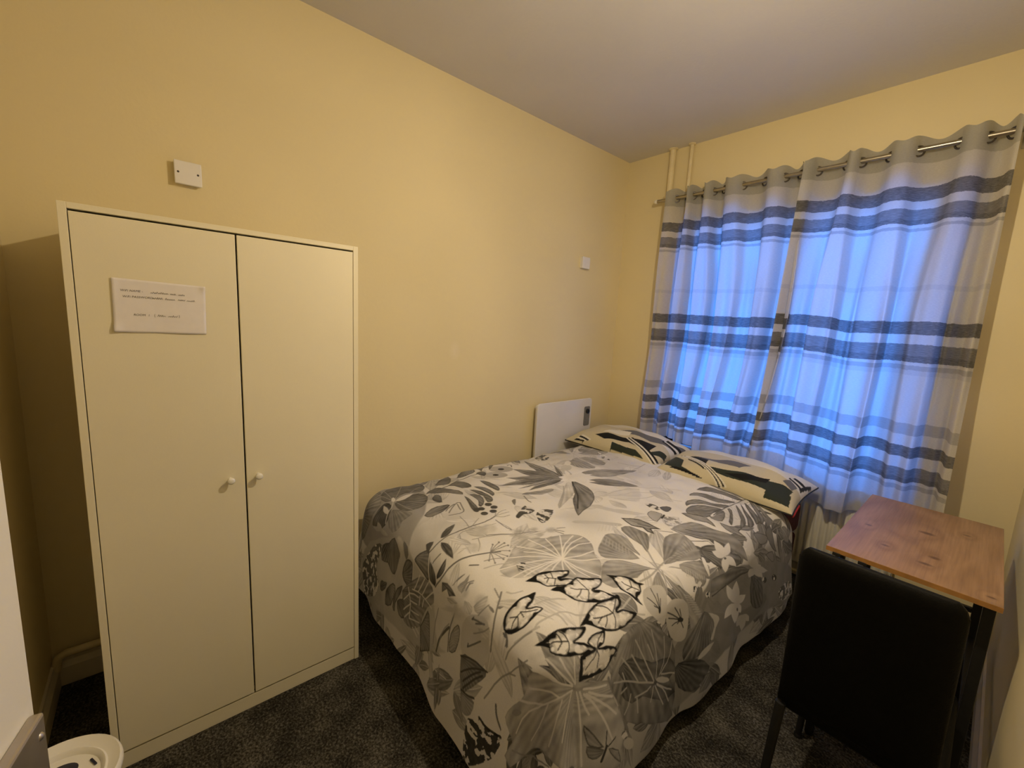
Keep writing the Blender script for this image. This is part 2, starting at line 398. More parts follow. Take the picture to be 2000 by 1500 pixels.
PILLOWS = (((0.482, 2.775, 0.628), 0.388, 0.255, 0.02, 0.05, 0.4),
           ((1.255, 2.755, 0.625), 0.388, 0.255, 0.03, 0.05, 2.1))

# printed motifs in cloth millimetres: p = filled shape (tone, tone, style, edge), l = line (tone, width)
PRINT = [
 ('p',0.5,0.55,0,0,[201,916,197,937,216,959,234,995,243,1041,248,1100,284,1130,354,1126,422,1108,487,1078,532,1054,572,1028,599,1008,622,986,637,967,647,952,654,939,660,926,666,912,676,897,690,879,707,855,696,829,651,799,581,755,469,708,355,675,292,686,221,723,202,796,198,857,191,892]),
 ('p',0.62,0.66,0,0,[437,783,545,829,616,850,665,861,704,858,731,842,758,830,793,822,832,814,876,813,911,804,935,792,952,779,958,762,973,755,993,755,1019,767,1047,786,1072,790,1094,785,1113,766,1129,735,1130,704,1114,673,1080,635,1013,587,928,536,856,518,775,513,661,503,571,503,475,481,407,461,394,460,352,460,324,484,305,530,287,597,298,661,345,721]),
 ('p',0.76,0.8,0,0,[723,885,742,902,760,918,772,933,787,944,802,955,825,953,855,942,884,924,908,902,936,885,963,872,993,868,1028,864,1062,861,1092,859,1122,856,1150,849,1173,839,1187,822,1193,798,1191,768,1182,738,1163,706,1135,677,1096,648,1058,634,1023,634,997,653,981,695,959,732,931,761,895,789,848,805,808,816,772,828,744,836,724,843,714,854,713,868]),
 ('p',0.72,0.8,0,0,[707,855,690,879,676,897,669,912,665,925,665,938,666,951,665,965,665,982,664,1000,668,1015,674,1029,681,1043,690,1055,701,1059,718,1050,738,1032,759,1009,775,987,786,971,795,956,805,942,813,928,822,915,829,902,836,890,832,880,819,870,797,860,767,846,742,839,724,842]),
 ('p',0.72,0.76,0,0,[1180,837,1211,854,1237,859,1260,854,1278,841,1290,819,1296,797,1297,774,1296,754,1290,738,1280,723,1264,707,1244,691,1218,678,1196,680,1176,694,1160,718,1148,755,1148,786,1160,814]),
 ('p',0.45,0.4,0,0,[1618,1906,1646,1980,1671,2061,1697,2139,1722,2215,1738,2291,1752,2363,1776,2424,1815,2495,1868,2571,1895,2600,1917,2598,1940,2598,1976,2600,1987,2600,2008,2599,2029,2598,2037,2595,2038,2570,2037,2531,2029,2478,1989,2385,1976,2327,1964,2273,1957,2215,1958,2164,1961,2127,1964,2098,1970,2072,1975,2046,1962,2003,1921,1918,1884,1848,1855,1788,1822,1740,1790,1696,1754,1667,1720,1648,1691,1640,1671,1644,1656,1660,1646,1691,1638,1718,1629,1739,1618,1758,1608,1773,1602,1806,1606,1849]),
 ('p',0.42,0.34,0,0,[1749,1571,1738,1620,1734,1679,1750,1742,1776,1804,1813,1872,1863,1971,1891,2055,1888,2107,1871,2156,1866,2202,1872,2238,1888,2256,1907,2258,1922,2224,1945,2161,1965,2093,1973,1975,1946,1833,1963,1741,1973,1644,2000,1570,2016,1518,2008,1479,1979,1454,1937,1449,1898,1450,1862,1457,1835,1468,1807,1484,1783,1507,1763,1534]),
 ('p',0.74,0.74,0,0,[1078,1498,1107,1552,1155,1599,1187,1636,1214,1657,1227,1658,1225,1642,1192,1597,1147,1555,1123,1509,1099,1484,1079,1481]),
 ('l',0.8,4,[1172,1566,1197,1521]),
 ('l',0.8,4,[1181,1579,1205,1535]),
 ('l',0.8,4,[1188,1593,1214,1547]),
 ('l',0.8,4,[1195,1610,1223,1561]),
 ('l',0.8,4,[1204,1626,1230,1574]),
 ('l',0.8,4,[1212,1639,1237,1590]),
 ('p',0.76,0.76,0,0,[1013,1678,1030,1698,1063,1719,1094,1732,1131,1749,1172,1781,1203,1815,1217,1815,1218,1790,1189,1758,1150,1722,1112,1690,1067,1681,1031,1679]),
 ('p',0.84,0.84,0,0,[978,1840,968,1892,975,1967,998,2044,1029,2096,1082,2037,1131,1939,1112,1895,1068,1867,1022,1840]),
 ('l',0.7,4,[987,1842,985,1871,985,1924,985,1979,999,2011,1012,2043,1027,2072,1036,2085]),
 ('l',0.7,4,[995,1843,1005,1860,1029,1891,1052,1929,1074,1978,1088,1999]),
 ('l',0.7,4,[1019,1837,1033,1843,1059,1855,1086,1877,1111,1906,1120,1926]),
 ('l',0.74,4,[987,1927,986,1962,996,2017,1012,2078,1035,2137,1061,2196,1091,2244,1130,2265,1168,2270,1184,2275]),
 ('l',0.74,4,[1047,1844,1058,1860,1084,1889,1100,1937,1115,1993,1120,2047,1127,2075,1130,2090]),
 ('l',0.74,4,[1031,1906,1029,1941,1033,2003,1051,2055,1088,2090,1107,2107]),
 ('l',0.74,4,[1127,2103,1143,2107,1175,2116,1207,2125,1239,2137,1253,2144]),
 ('p',0.6,0.6,0,0,[898,2049,896,2086,913,2117,963,2123,1010,2108,998,2084,975,2048,952,2021,929,2009,908,2022]),
 ('l',0.66,6,[781,2212,792,2233,823,2258,824,2326,827,2386,825,2434,822,2468,817,2493]),
 ('l',0.66,6,[695,2366,715,2370,760,2374,791,2392,812,2421,825,2434]),
 ('p',0.78,0.78,0,0,[1119,1746,1132,1762,1157,1784,1191,1830,1223,1848,1211,1820,1189,1769,1161,1738,1139,1716,1125,1723]),
 ('p',0.72,0.62,1,0,[1113,1091,1103,1107,1092,1122,1085,1137,1079,1152,1075,1169,1075,1182,1076,1195,1080,1208,1084,1220,1088,1232,1092,1245,1098,1256,1106,1264,1112,1274,1118,1287,1122,1301,1122,1321,1124,1341,1127,1359,1134,1373,1141,1383,1148,1395,1155,1406,1162,1415,1169,1424,1177,1429,1187,1432,1198,1434,1210,1433,1222,1430,1232,1427,1242,1422,1251,1416,1260,1409,1268,1402,1277,1393,1287,1383,1297,1373,1307,1367,1318,1363,1328,1361,1338,1356,1348,1348,1360,1336,1369,1322,1377,1308,1382,1299,1386,1290,1386,1285,1385,1273,1383,1252,1377,1227,1366,1199,1356,1174,1343,1154,1329,1138,1311,1127,1295,1118,1283,1107,1276,1097,1270,1089,1266,1080,1259,1073,1254,1065,1248,1058,1243,1051,1236,1043,1229,1033,1223,1022,1215,1013,1204,1008,1191,1005,1176,1003,1164,1003,1156,1006,1150,1010,1147,1020,1144,1028,1141,1037,1138,1045,1133,1057,1129,1066,1122,1078]),
 ('l',0.96,5,[1247,1240,1226,1239,1187,1234,1146,1228,1106,1216,1087,1209]),
 ('l',0.96,5,[1247,1240,1231,1244,1203,1253,1171,1263,1135,1272,1119,1276]),
 ('l',0.96,5,[1247,1240,1235,1251,1214,1273,1185,1300,1146,1337,1129,1351]),
 ('l',0.96,5,[1247,1240,1253,1254,1265,1287,1274,1326,1278,1366,1277,1390]),
 ('l',0.96,5,[1247,1240,1260,1253,1284,1282,1305,1317,1322,1355,1330,1377]),
 ('l',0.96,5,[1247,1240,1269,1241,1310,1248,1342,1268,1372,1290,1389,1297]),
 ('l',0.96,5,[1247,1240,1265,1238,1299,1235,1330,1239,1356,1249,1371,1254]),
 ('l',0.96,5,[1247,1240,1258,1235,1281,1225,1303,1219,1323,1217,1333,1216]),
 ('l',0.96,5,[1247,1240,1252,1234,1265,1220,1279,1207,1292,1196,1299,1191]),
 ('l',0.96,5,[1247,1240,1249,1229,1255,1206,1266,1179,1277,1155,1282,1145]),
 ('l',0.96,5,[1247,1240,1246,1222,1250,1186,1256,1149,1261,1116,1263,1101]),
 ('l',0.96,5,[1247,1240,1243,1216,1241,1164,1241,1116,1243,1069,1242,1049]),
 ('l',0.96,5,[1247,1240,1239,1210,1230,1147,1226,1085,1216,1033,1214,1006]),
 ('l',0.96,5,[1247,1240,1232,1210,1204,1152,1183,1090,1162,1032,1153,1004]),
 ('l',0.96,5,[1247,1240,1229,1221,1196,1182,1164,1142,1142,1095,1127,1074]),
 ('l',0.96,5,[1247,1240,1230,1230,1200,1208,1174,1184,1144,1159,1131,1147]),
 ('l',0.96,5,[1247,1240,1226,1231,1187,1209,1147,1187,1105,1163,1087,1147]),
 ('l',0.96,5,[1247,1240,1234,1254,1210,1282,1183,1329,1166,1376,1161,1398]),
 ('l',0.96,5,[1247,1240,1236,1258,1214,1301,1194,1353,1189,1402,1187,1427]),
 ('l',0.96,5,[1247,1240,1241,1261,1225,1311,1220,1360,1227,1405,1233,1426]),
 ('p',0.86,0.86,4,0,[1122,1133,1129,1125,1133,1115,1133,1107,1131,1098,1123,1095,1114,1094,1104,1096,1096,1101,1089,1109,1086,1117,1087,1127,1090,1133,1095,1139,1104,1141,1112,1139]),
 ('p',0.86,0.86,4,0,[1132,1214,1138,1207,1140,1197,1139,1188,1135,1182,1128,1178,1120,1176,1110,1177,1103,1182,1098,1189,1097,1197,1097,1206,1101,1214,1106,1219,1115,1221,1123,1220]),
 ('p',0.86,0.86,4,0,[1174,1068,1178,1063,1180,1055,1179,1049,1176,1041,1169,1038,1161,1036,1154,1037,1148,1039,1143,1046,1140,1053,1142,1060,1145,1068,1151,1072,1159,1073,1167,1073]),
 ('p',0.52,0.58,1,0,[1485,1572,1471,1586,1454,1615,1435,1643,1415,1678,1396,1717,1384,1752,1386,1783,1395,1807,1406,1830,1424,1843,1456,1834,1490,1816,1517,1806,1535,1786,1533,1746,1522,1700,1513,1667,1501,1639,1495,1597]),
 ('p',0.56,0.56,1,0,[1514,1636,1518,1664,1526,1697,1531,1730,1542,1752,1561,1757,1581,1758,1597,1758,1609,1752,1606,1726,1597,1694,1584,1670,1568,1652,1552,1636,1538,1625,1524,1625]),
 ('p',0.56,0.5,1,0,[1513,1529,1526,1534,1547,1541,1559,1548,1571,1557,1592,1577,1617,1603,1653,1632,1685,1664,1702,1689,1714,1698,1728,1676,1745,1644,1757,1617,1754,1598,1718,1594,1674,1588,1643,1562,1612,1536,1582,1524,1556,1520,1529,1522]),
 ('p',0.62,0.62,1,0,[1494,1504,1499,1512,1512,1506,1536,1497,1560,1486,1577,1471,1582,1459,1566,1454,1544,1453,1530,1442,1518,1437,1505,1465]),
 ('p',0.55,0.58,1,0,[1413,1519,1397,1488,1372,1449,1352,1416,1332,1395,1314,1391,1297,1401,1283,1412,1273,1426,1264,1444,1256,1467,1243,1495,1233,1523,1236,1541,1245,1555,1260,1569,1280,1579,1300,1580,1319,1577,1339,1568,1362,1552,1394,1538]),
 ('p',0.55,0.6,1,0,[1475,1502,1472,1485,1465,1460,1469,1430,1472,1404,1466,1392,1458,1377,1457,1338,1459,1299,1452,1286,1442,1282,1427,1275,1410,1275,1391,1294,1376,1314,1367,1327,1358,1341,1351,1360,1347,1384,1352,1403,1364,1421,1379,1442,1398,1463,1424,1480,1451,1488,1468,1497]),
 ('p',0.5,0.52,1,0,[1406,1574,1392,1580,1367,1596,1346,1599,1325,1598,1301,1599,1276,1608,1249,1621,1234,1636,1237,1657,1249,1680,1268,1692,1291,1697,1310,1700,1329,1697,1348,1680,1368,1648,1395,1602]),
 ('l',0.6,6,[1481,1528,1472,1533,1452,1548,1433,1561,1412,1575,1380,1598,1335,1629,1312,1647]),
 ('l',0.6,6,[1484,1523,1471,1523,1443,1529,1416,1529,1386,1526,1351,1529,1315,1533,1297,1533]),
 ('l',0.6,6,[1483,1512,1474,1494,1449,1470,1420,1444,1388,1414,1371,1400]),
 ('l',0.6,6,[1484,1523,1479,1548,1477,1591,1478,1640,1484,1691,1488,1747,1502,1788,1507,1815]),
 ('l',0.6,6,[1488,1536,1494,1555,1508,1588,1532,1635,1568,1692,1584,1730]),
 ('l',0.6,6,[1485,1524,1495,1520,1513,1516,1534,1513,1560,1513,1594,1521,1643,1552,1678,1584,1704,1606,1719,1618]),
 ('l',0.6,6,[1485,1524,1488,1505,1492,1471,1491,1442,1488,1413,1486,1401]),
 ('l',0.6,6,[1499,1531,1510,1523,1530,1509,1549,1496,1565,1482,1572,1476]),
 ('p',0.97,0.95,0,0,[1487,1532,1492,1539,1495,1548,1498,1559,1501,1568,1502,1580,1503,1589,1504,1602,1503,1618,1500,1606,1496,1597,1493,1587,1490,1577,1488,1568,1485,1558,1485,1546]),
 ('p',0.97,0.95,0,0,[1487,1532,1495,1539,1502,1547,1508,1557,1514,1569,1519,1580,1523,1594,1527,1609,1531,1624,1524,1613,1517,1603,1512,1592,1506,1581,1500,1571,1494,1560,1489,1548]),
 ('p',0.95,0.97,0,0,[1480,1510,1466,1519,1450,1526,1435,1531,1423,1531,1410,1531,1397,1529,1383,1529,1369,1527,1385,1520,1399,1517,1414,1512,1427,1509,1442,1506,1456,1503,1469,1505]),
 ('l',0.44,3,[1444,1819,1493,1782]),
 ('l',0.66,3,[1241,1502,1261,1465]),
 ('l',0.72,3,[1541,1647,1560,1632]),
 ('l',0.68,3,[1611,1569,1632,1620]),
 ('l',0.44,3,[1449,1792,1493,1766]),
 ('l',0.66,3,[1254,1506,1275,1470]),
 ('l',0.72,3,[1549,1654,1565,1641]),
 ('l',0.68,3,[1621,1576,1643,1628]),
 ('l',0.44,3,[1452,1767,1493,1751]),
 ('l',0.66,3,[1267,1510,1288,1477]),
 ('l',0.72,3,[1556,1663,1571,1650]),
 ('l',0.68,3,[1633,1584,1654,1634]),
 ('l',0.44,3,[1458,1738,1493,1734]),
 ('l',0.66,3,[1281,1513,1301,1483]),
 ('l',0.72,3,[1562,1674,1578,1663]),
 ('l',0.68,3,[1645,1593,1665,1642]),
 ('l',0.44,3,[1466,1707,1496,1714]),
 ('l',0.66,3,[1294,1518,1316,1488]),
 ('l',0.72,3,[1569,1683,1584,1675]),
 ('l',0.68,3,[1657,1602,1675,1648]),
 ('l',0.44,3,[1470,1682,1498,1696]),
 ('l',0.66,3,[1305,1523,1330,1490]),
 ('l',0.72,3,[1575,1693,1589,1687]),
 ('l',0.68,3,[1669,1611,1687,1658]),
 ('l',0.44,3,[1473,1660,1499,1680]),
 ('l',0.66,3,[1318,1527,1346,1493]),
 ('l',0.72,3,[1581,1707,1595,1701]),
 ('l',0.68,3,[1682,1620,1696,1664]),
 ('l',0.44,3,[1475,1639,1498,1667]),
 ('l',0.66,3,[1332,1530,1361,1493]),
 ('l',0.72,3,[1588,1719,1602,1715]),
 ('l',0.68,3,[1696,1630,1706,1672]),
 ('l',0.44,3,[1479,1618,1498,1653]),
 ('l',0.66,3,[1344,1532,1376,1496]),
 ('l',0.72,3,[1596,1731,1609,1728]),
 ('l',0.68,3,[1709,1639,1718,1680]),
 ('l',0.72,6,[1362,985,1363,995,1365,1013,1371,1033,1380,1055,1387,1072,1396,1084,1401,1089]),
 ('l',0.72,6,[1427,926,1426,929,1424,936,1425,949,1428,965,1431,983,1433,999,1435,1014,1435,1028,1440,1040,1445,1052,1453,1061,1464,1070,1471,1082,1478,1099,1480,1108]),
 ('l',0.72,6,[1438,1013,1443,1013,1452,1014,1462,1015,1472,1016,1477,1017]),
 ('l',0.72,6,[1507,1315,1510,1302,1516,1276,1523,1235,1535,1180,1538,1156]),
 ('l',0.72,6,[1390,860,1398,873,1414,898,1424,916,1431,928,1434,936]),
 ('l',0.72,6,[1253,960,1260,962,1270,965,1279,975,1284,991,1286,1001]),
 ('l',0.72,6,[1562,1303,1577,1334]),
 ('p',0.62,0.66,1,0,[1644,975,1574,923,1507,894,1509,912,1525,942,1540,968,1554,994,1560,1006,1569,1011,1594,1002,1624,1003,1646,1027,1664,1058,1675,1089,1689,1117,1703,1128,1718,1133,1731,1135,1750,1138,1783,1154,1823,1171,1850,1181,1875,1188,1901,1181,1927,1169,1976,1186,1968,1139,1814,829,1575,570,1510,561,1536,624,1514,630,1491,629,1451,631,1422,644,1434,669,1461,695,1485,719,1501,744,1508,766,1509,786,1493,809,1496,840,1576,896]),
 ('l',0.88,6,[1643,961,1639,942,1634,906,1628,866,1615,827,1596,780,1559,744,1542,709,1539,676,1538,660]),
 ('l',0.88,6,[1630,888,1620,878,1598,863,1571,838,1537,806,1519,793]),
 ('l',0.88,6,[1606,806,1589,789,1549,766,1519,751,1498,739,1486,732]),
 ('l',0.88,6,[1620,830,1626,816,1639,788,1648,752,1643,710,1639,688]),
 ('l',0.88,6,[1644,899,1655,886,1673,859,1693,830,1715,797,1726,778]),
 ('l',0.88,6,[1646,955,1661,944,1687,920,1713,894,1738,868,1748,855]),
 ('l',0.88,6,[1662,1001,1673,1004,1695,1011,1717,1019,1736,1028,1746,1033]),
 ('l',0.88,6,[1677,1016,1689,1025,1713,1045,1738,1063,1771,1082,1808,1099,1847,1116,1867,1125]),
 ('l',0.88,6,[1682,1025,1698,1041,1728,1077,1761,1109,1792,1135,1808,1149]),
 ('l',0.88,6,[1683,1036,1691,1046,1705,1066,1719,1089,1739,1119,1749,1135]),
 ('l',0.88,6,[1661,1016,1668,1029,1681,1053,1689,1076,1696,1099,1701,1111]),
 ('l',0.88,6,[1630,964,1617,946,1595,916,1569,888,1535,868,1518,858]),
 ('l',0.88,6,[1626,965,1607,950,1573,928,1547,914,1522,904,1509,900]),
 ('l',0.88,6,[1629,981,1616,973,1588,957,1564,946,1543,942,1534,940]),
 ('l',0.88,6,[1626,983,1616,982,1597,981,1580,983,1566,989,1558,991]),
 ('l',0.88,6,[1657,987,1677,993,1715,998,1776,1001,1848,999,1886,999]),
 ('l',0.42,9,[1684,1122,1696,1125,1720,1132,1743,1143,1766,1158,1799,1171,1841,1183,1869,1192,1885,1200,1894,1203]),  # no motif: dark line of a fold in the duvet, shade drawn as colour
 ('p',0.78,0.78,4,0,[1487,832,1490,825,1489,817,1486,810,1478,803,1469,799,1460,798,1453,800,1448,804,1447,810,1450,818,1455,825,1460,830,1468,834,1476,836,1483,835]),
 ('p',0.78,0.78,4,0,[1526,801,1529,795,1528,787,1523,780,1514,772,1504,766,1494,763,1487,763,1480,766,1480,772,1483,781,1488,788,1496,796,1504,801,1514,803,1521,804]),
 ('p',0.78,0.78,4,0,[1485,880,1488,875,1488,870,1486,864,1480,858,1474,854,1467,852,1461,854,1456,857,1455,862,1455,868,1458,872,1463,878,1468,881,1475,883,1480,882]),
 ('p',0.78,0.78,4,0,[1495,902,1497,898,1498,894,1496,888,1491,884,1487,880,1481,879,1476,879,1471,882,1470,885,1470,890,1472,895,1475,899,1480,902,1485,905,1491,904]),
 ('p',0.5,0.5,0,0,[1526,718,1524,713,1522,708,1516,701,1507,694,1497,688,1486,684,1476,681,1472,682,1472,686,1476,693,1485,700,1494,707,1505,714,1514,718,1521,720]),
 ('p',0.5,0.3,1,0,[1586,1296,1585,1262,1587,1233,1587,1216,1589,1204,1598,1195,1611,1184,1627,1172,1645,1158,1661,1146,1678,1136,1697,1132,1716,1132,1738,1140,1761,1151,1789,1170,1821,1187,1840,1182,1867,1198,1932,1301,2032,1448,2029,1482,2002,1483,1986,1493,1968,1500,1946,1501,1923,1504,1908,1516,1895,1525,1874,1517,1853,1506,1828,1507,1799,1507,1768,1497,1739,1484,1719,1462,1700,1440,1675,1419,1650,1399,1631,1380,1614,1358,1598,1330]),
 ('p',0.28,0.25,1,0,[1671,1198,1673,1225,1686,1260,1715,1299,1752,1344,1782,1412,1805,1473,1840,1500,1869,1507,1880,1490,1888,1472,1924,1490,1953,1502,1956,1464,1922,1400,1864,1334,1827,1285,1823,1254,1822,1229,1795,1198,1765,1179,1750,1186,1738,1201,1715,1185,1693,1172,1679,1179]),
 ('l',0.66,5,[1822,1352,1808,1328,1785,1289,1764,1254,1749,1224,1731,1193,1720,1161,1715,1147]),
 ('l',0.66,5,[1769,1266,1755,1258,1729,1242,1698,1225,1667,1205,1652,1194]),
 ('l',0.66,5,[1796,1313,1779,1302,1745,1284,1714,1267,1685,1251,1671,1243]),
 ('l',0.66,5,[1820,1356,1798,1344,1758,1322,1709,1302,1660,1278,1635,1265]),
 ('l',0.66,5,[1749,1358,1740,1354,1723,1346,1707,1339,1692,1332,1684,1328]),
 ('l',0.66,5,[1821,1370,1807,1374,1780,1382,1731,1378,1675,1362,1644,1354]),
 ('l',0.66,5,[1829,1398,1822,1408,1807,1432,1772,1440,1728,1436,1708,1434]),
 ('l',0.66,5,[1831,1406,1828,1424,1818,1458,1795,1478,1763,1486,1748,1489]),
 ('l',0.66,5,[1836,1413,1845,1430,1860,1459,1872,1484,1880,1502,1883,1511]),
 ('l',0.66,5,[1847,1376,1862,1390,1888,1417,1920,1439,1952,1453,1965,1460]),
 ('l',0.66,5,[1839,1362,1852,1368,1878,1380,1906,1394,1934,1412,1948,1420]),
 ('l',0.66,5,[1834,1351,1839,1348,1850,1344,1859,1338,1867,1332,1872,1328]),
 ('l',0.66,5,[1823,1333,1822,1324,1824,1312,1819,1291,1812,1263,1810,1249]),
 ('l',0.66,5,[1843,1375,1861,1392,1893,1428,1918,1454,1930,1472,1936,1481]),
 ('l',0.66,5,[1791,1227,1797,1224,1809,1218,1823,1210,1833,1198,1838,1190]),
 ('l',0.66,5,[1817,1257,1868,1257]),
 ('l',0.66,5,[1732,1201,1703,1193]),
 ('l',0.66,5,[1762,1179,1761,1207]),
 ('p',0.66,0.66,0,0,[1893,1472,1896,1468,1893,1458,1885,1442,1873,1422,1858,1400,1844,1384,1832,1374,1826,1370,1825,1375,1830,1387,1840,1403,1850,1423,1865,1444,1877,1460,1887,1468]),
 ('p',0.36,0.3,1,0,[1719,1700,1737,1726,1766,1746,1791,1760,1817,1766,1837,1759,1852,1742,1865,1720,1875,1687,1875,1650,1873,1612,1867,1579,1854,1554,1834,1548,1810,1551,1794,1561,1781,1577,1772,1596,1760,1621,1733,1662]),
 ('l',0.5,4,[1853,1560,1844,1575,1825,1608,1796,1644,1757,1680,1736,1698]),
 ('p',0.22,0.26,1,0,[1852,1527,1859,1570,1877,1624,1915,1680,1952,1720,1968,1706,1975,1668,1984,1630,1986,1592,1972,1553,1945,1522,1914,1508,1885,1506,1863,1509]),
 ('p',0.72,0.66,0,0,[1886,1634,1893,1656,1895,1673,1896,1690,1893,1708,1891,1724,1885,1737,1880,1750,1873,1762,1868,1740,1867,1720,1868,1700,1869,1681,1870,1665,1872,1652,1876,1640]),
 ('p',0.74,0.7,0,0,[1742,1734,1753,1759,1778,1790,1793,1803,1806,1805,1814,1794,1824,1778,1843,1766,1859,1755,1857,1742,1849,1736,1834,1750,1817,1766,1800,1768,1782,1763,1756,1744]),
 ('p',0.72,0.78,0,0,[1512,1391,1512,1398,1512,1407,1513,1419,1516,1434,1522,1452,1529,1463,1535,1471,1544,1476,1553,1476,1563,1476,1572,1472,1583,1468,1594,1463,1603,1459,1613,1457,1621,1452,1630,1449,1638,1447,1645,1444,1653,1441,1660,1438,1661,1432,1658,1426,1649,1416,1636,1406,1626,1396,1615,1385,1603,1374,1592,1365,1581,1359,1572,1355,1563,1353,1554,1354,1547,1355,1538,1359,1531,1365,1523,1372,1518,1379,1514,1384]),
 ('l',0.16,3,[1595,1415,1586,1414,1568,1416,1550,1418,1531,1420,1522,1423]),
 ('l',0.16,3,[1595,1415,1588,1410,1573,1402,1560,1394,1546,1386,1539,1382]),
 ('l',0.16,3,[1595,1415,1588,1417,1577,1422,1565,1427,1553,1432,1548,1435]),
 ('l',0.16,3,[1595,1415,1593,1418,1586,1424,1580,1429,1572,1434,1569,1437]),
 ('l',0.16,3,[1595,1415,1592,1412,1586,1408,1581,1401,1577,1396,1574,1394]),
 ('p',0.12,0.12,0,0,[1600,1421,1603,1419,1606,1417,1607,1414,1608,1412,1605,1409,1602,1407,1598,1408,1594,1409,1590,1411,1588,1415,1587,1418,1587,1420,1589,1422,1592,1423,1596,1422]),
 ('p',0.74,0.68,0,0,[1602,1474,1600,1485,1601,1500,1604,1513,1610,1529,1619,1545,1627,1560,1636,1571,1645,1581,1654,1586,1666,1590,1678,1592,1694,1590,1711,1587,1727,1584,1740,1580,1752,1576,1761,1572,1769,1567,1773,1561,1775,1552,1775,1542,1772,1532,1768,1521,1762,1511,1754,1501,1742,1490,1730,1480,1716,1470,1702,1464,1687,1456,1671,1452,1658,1448,1645,1447,1635,1446,1624,1446,1617,1449,1612,1452,1607,1456,1603,1464]),
 ('l',0.14,4,[1697,1542,1689,1531,1669,1511,1652,1491,1636,1467,1629,1457]),
 ('l',0.14,4,[1697,1542,1692,1531,1679,1513,1667,1494,1657,1472,1652,1463]),
 ('l',0.14,4,[1697,1542,1689,1538,1673,1530,1656,1520,1639,1508,1632,1503]),
 ('l',0.14,4,[1697,1542,1692,1541,1681,1541,1670,1539,1658,1535,1652,1534]),
 ('l',0.14,4,[1697,1542,1696,1533,1694,1519,1690,1505,1690,1493,1691,1486]),
 ('l',0.14,4,[1697,1542,1702,1542,1710,1544,1717,1548,1725,1552,1730,1554]),
 ('l',0.14,4,[1697,1542,1698,1538,1698,1532,1699,1526,1701,1522,1701,1519]),
 ('p',0.08,0.08,0,0,[1700,1555,1704,1554,1706,1550,1706,1545,1704,1538,1700,1532,1696,1526,1691,1522,1686,1521,1684,1522,1682,1526,1682,1532,1683,1538,1688,1545,1692,1550,1697,1556]),
 ('p',0.42,0.34,1,6,[1506,1827,1503,1844,1507,1865,1516,1899,1526,1932,1536,1936,1551,1941,1578,1983,1607,2030,1629,2039,1643,2032,1651,2024,1649,2000,1638,1948,1620,1900,1606,1867,1591,1846,1576,1833,1562,1826,1547,1816,1534,1812,1518,1816]),
 ('p',0.52,0.44,1,0,[1370,1830,1362,1868,1364,1909,1367,1957,1379,1991,1399,2007,1422,2019,1443,2028,1467,2042,1494,2061,1518,2082,1536,2093,1554,2093,1575,2095,1597,2093,1631,2090,1663,2090,1641,2058,1607,2030,1582,2012,1561,1997,1544,1984,1528,1974,1514,1958,1499,1938,1486,1907,1471,1884,1453,1874,1434,1868,1420,1857,1407,1845,1387,1831]),
 ('l',0.25,5,[1371,1824,1379,1824,1397,1830,1413,1841,1427,1858,1444,1870,1463,1877,1480,1893,1491,1927,1497,1943]),
 ('l',0.28,6,[1405,1894,1414,1900,1432,1921,1443,1945,1454,1965,1460,1974]),
 ('l',0.3,4,[1461,1830,1467,1841,1479,1861,1490,1879,1496,1900,1500,1911]),
 ('p',0.34,0.42,1,0,[1718,2110,1685,2062,1648,1983,1634,1918,1628,1859,1622,1813,1622,1777,1630,1765,1644,1762,1670,1756,1689,1764,1690,1814,1680,1881,1690,1938,1701,1997,1715,2070]),
 ('l',0.2,5,[1716,2103,1713,2059,1697,1965,1683,1878,1689,1800,1689,1764]),
 ('p',0.3,0.26,1,0,[1748,2117,1751,2162,1788,2206,1847,2219,1903,2215,1920,2182,1917,2148,1902,2125,1872,2108,1808,2103]),
 ('l',0.15,5,[1764,2146,1838,2127]),
 ('l',0.15,5,[1783,2174,1875,2182]),
 ('p',0.84,0.9,0,0,[1581,1934,1571,1940,1564,1940,1557,1935,1552,1929,1547,1920,1543,1906,1541,1892,1538,1877,1546,1875,1554,1875,1559,1877,1566,1881,1572,1890,1576,1900,1579,1914]),
 ('p',0.84,0.9,0,0,[1581,1934,1584,1954,1583,1969,1580,1985,1574,1996,1568,2005,1562,2012,1554,2020,1546,2026,1546,2006,1549,1987,1552,1970,1554,1954,1557,1944,1563,1936,1569,1932]),
 ('p',0.84,0.9,0,0,[1581,1934,1589,1922,1597,1919,1605,1921,1613,1926,1621,1936,1629,1947,1637,1963,1646,1982,1634,1982,1624,1981,1616,1981,1607,1979,1600,1974,1593,1965,1587,1953]),
 ('p',0.84,0.9,0,0,[1581,1934,1581,1912,1585,1897,1590,1888,1597,1881,1604,1877,1612,1879,1621,1882,1631,1890,1629,1903,1626,1914,1622,1924,1617,1931,1610,1937,1603,1940,1593,1941]),
 ('p',0.84,0.9,0,0,[1581,1934,1573,1949,1563,1957,1555,1962,1545,1964,1536,1963,1527,1961,1517,1957,1508,1953,1517,1936,1527,1921,1536,1911,1544,1906,1554,1906,1561,1909,1570,1917]),
 ('p',0.8,0.86,0,0,[1807,1963,1800,1976,1788,1976,1772,1968,1754,1955,1737,1940,1720,1923,1702,1907,1684,1890,1694,1884,1707,1882,1720,1882,1734,1885,1749,1892,1763,1905,1781,1924]),
 ('p',0.8,0.86,0,0,[1807,1963,1814,1993,1809,2006,1800,2013,1789,2014,1773,2009,1755,2001,1734,1992,1712,1981,1717,1964,1722,1951,1731,1939,1738,1931,1750,1926,1762,1928,1778,1936]),
 ('p',0.8,0.86,0,0,[1807,1963,1830,1994,1841,2018,1845,2033,1846,2046,1843,2054,1839,2060,1832,2065,1824,2069,1816,2051,1808,2033,1802,2015,1795,1996,1791,1982,1790,1970,1793,1962]),
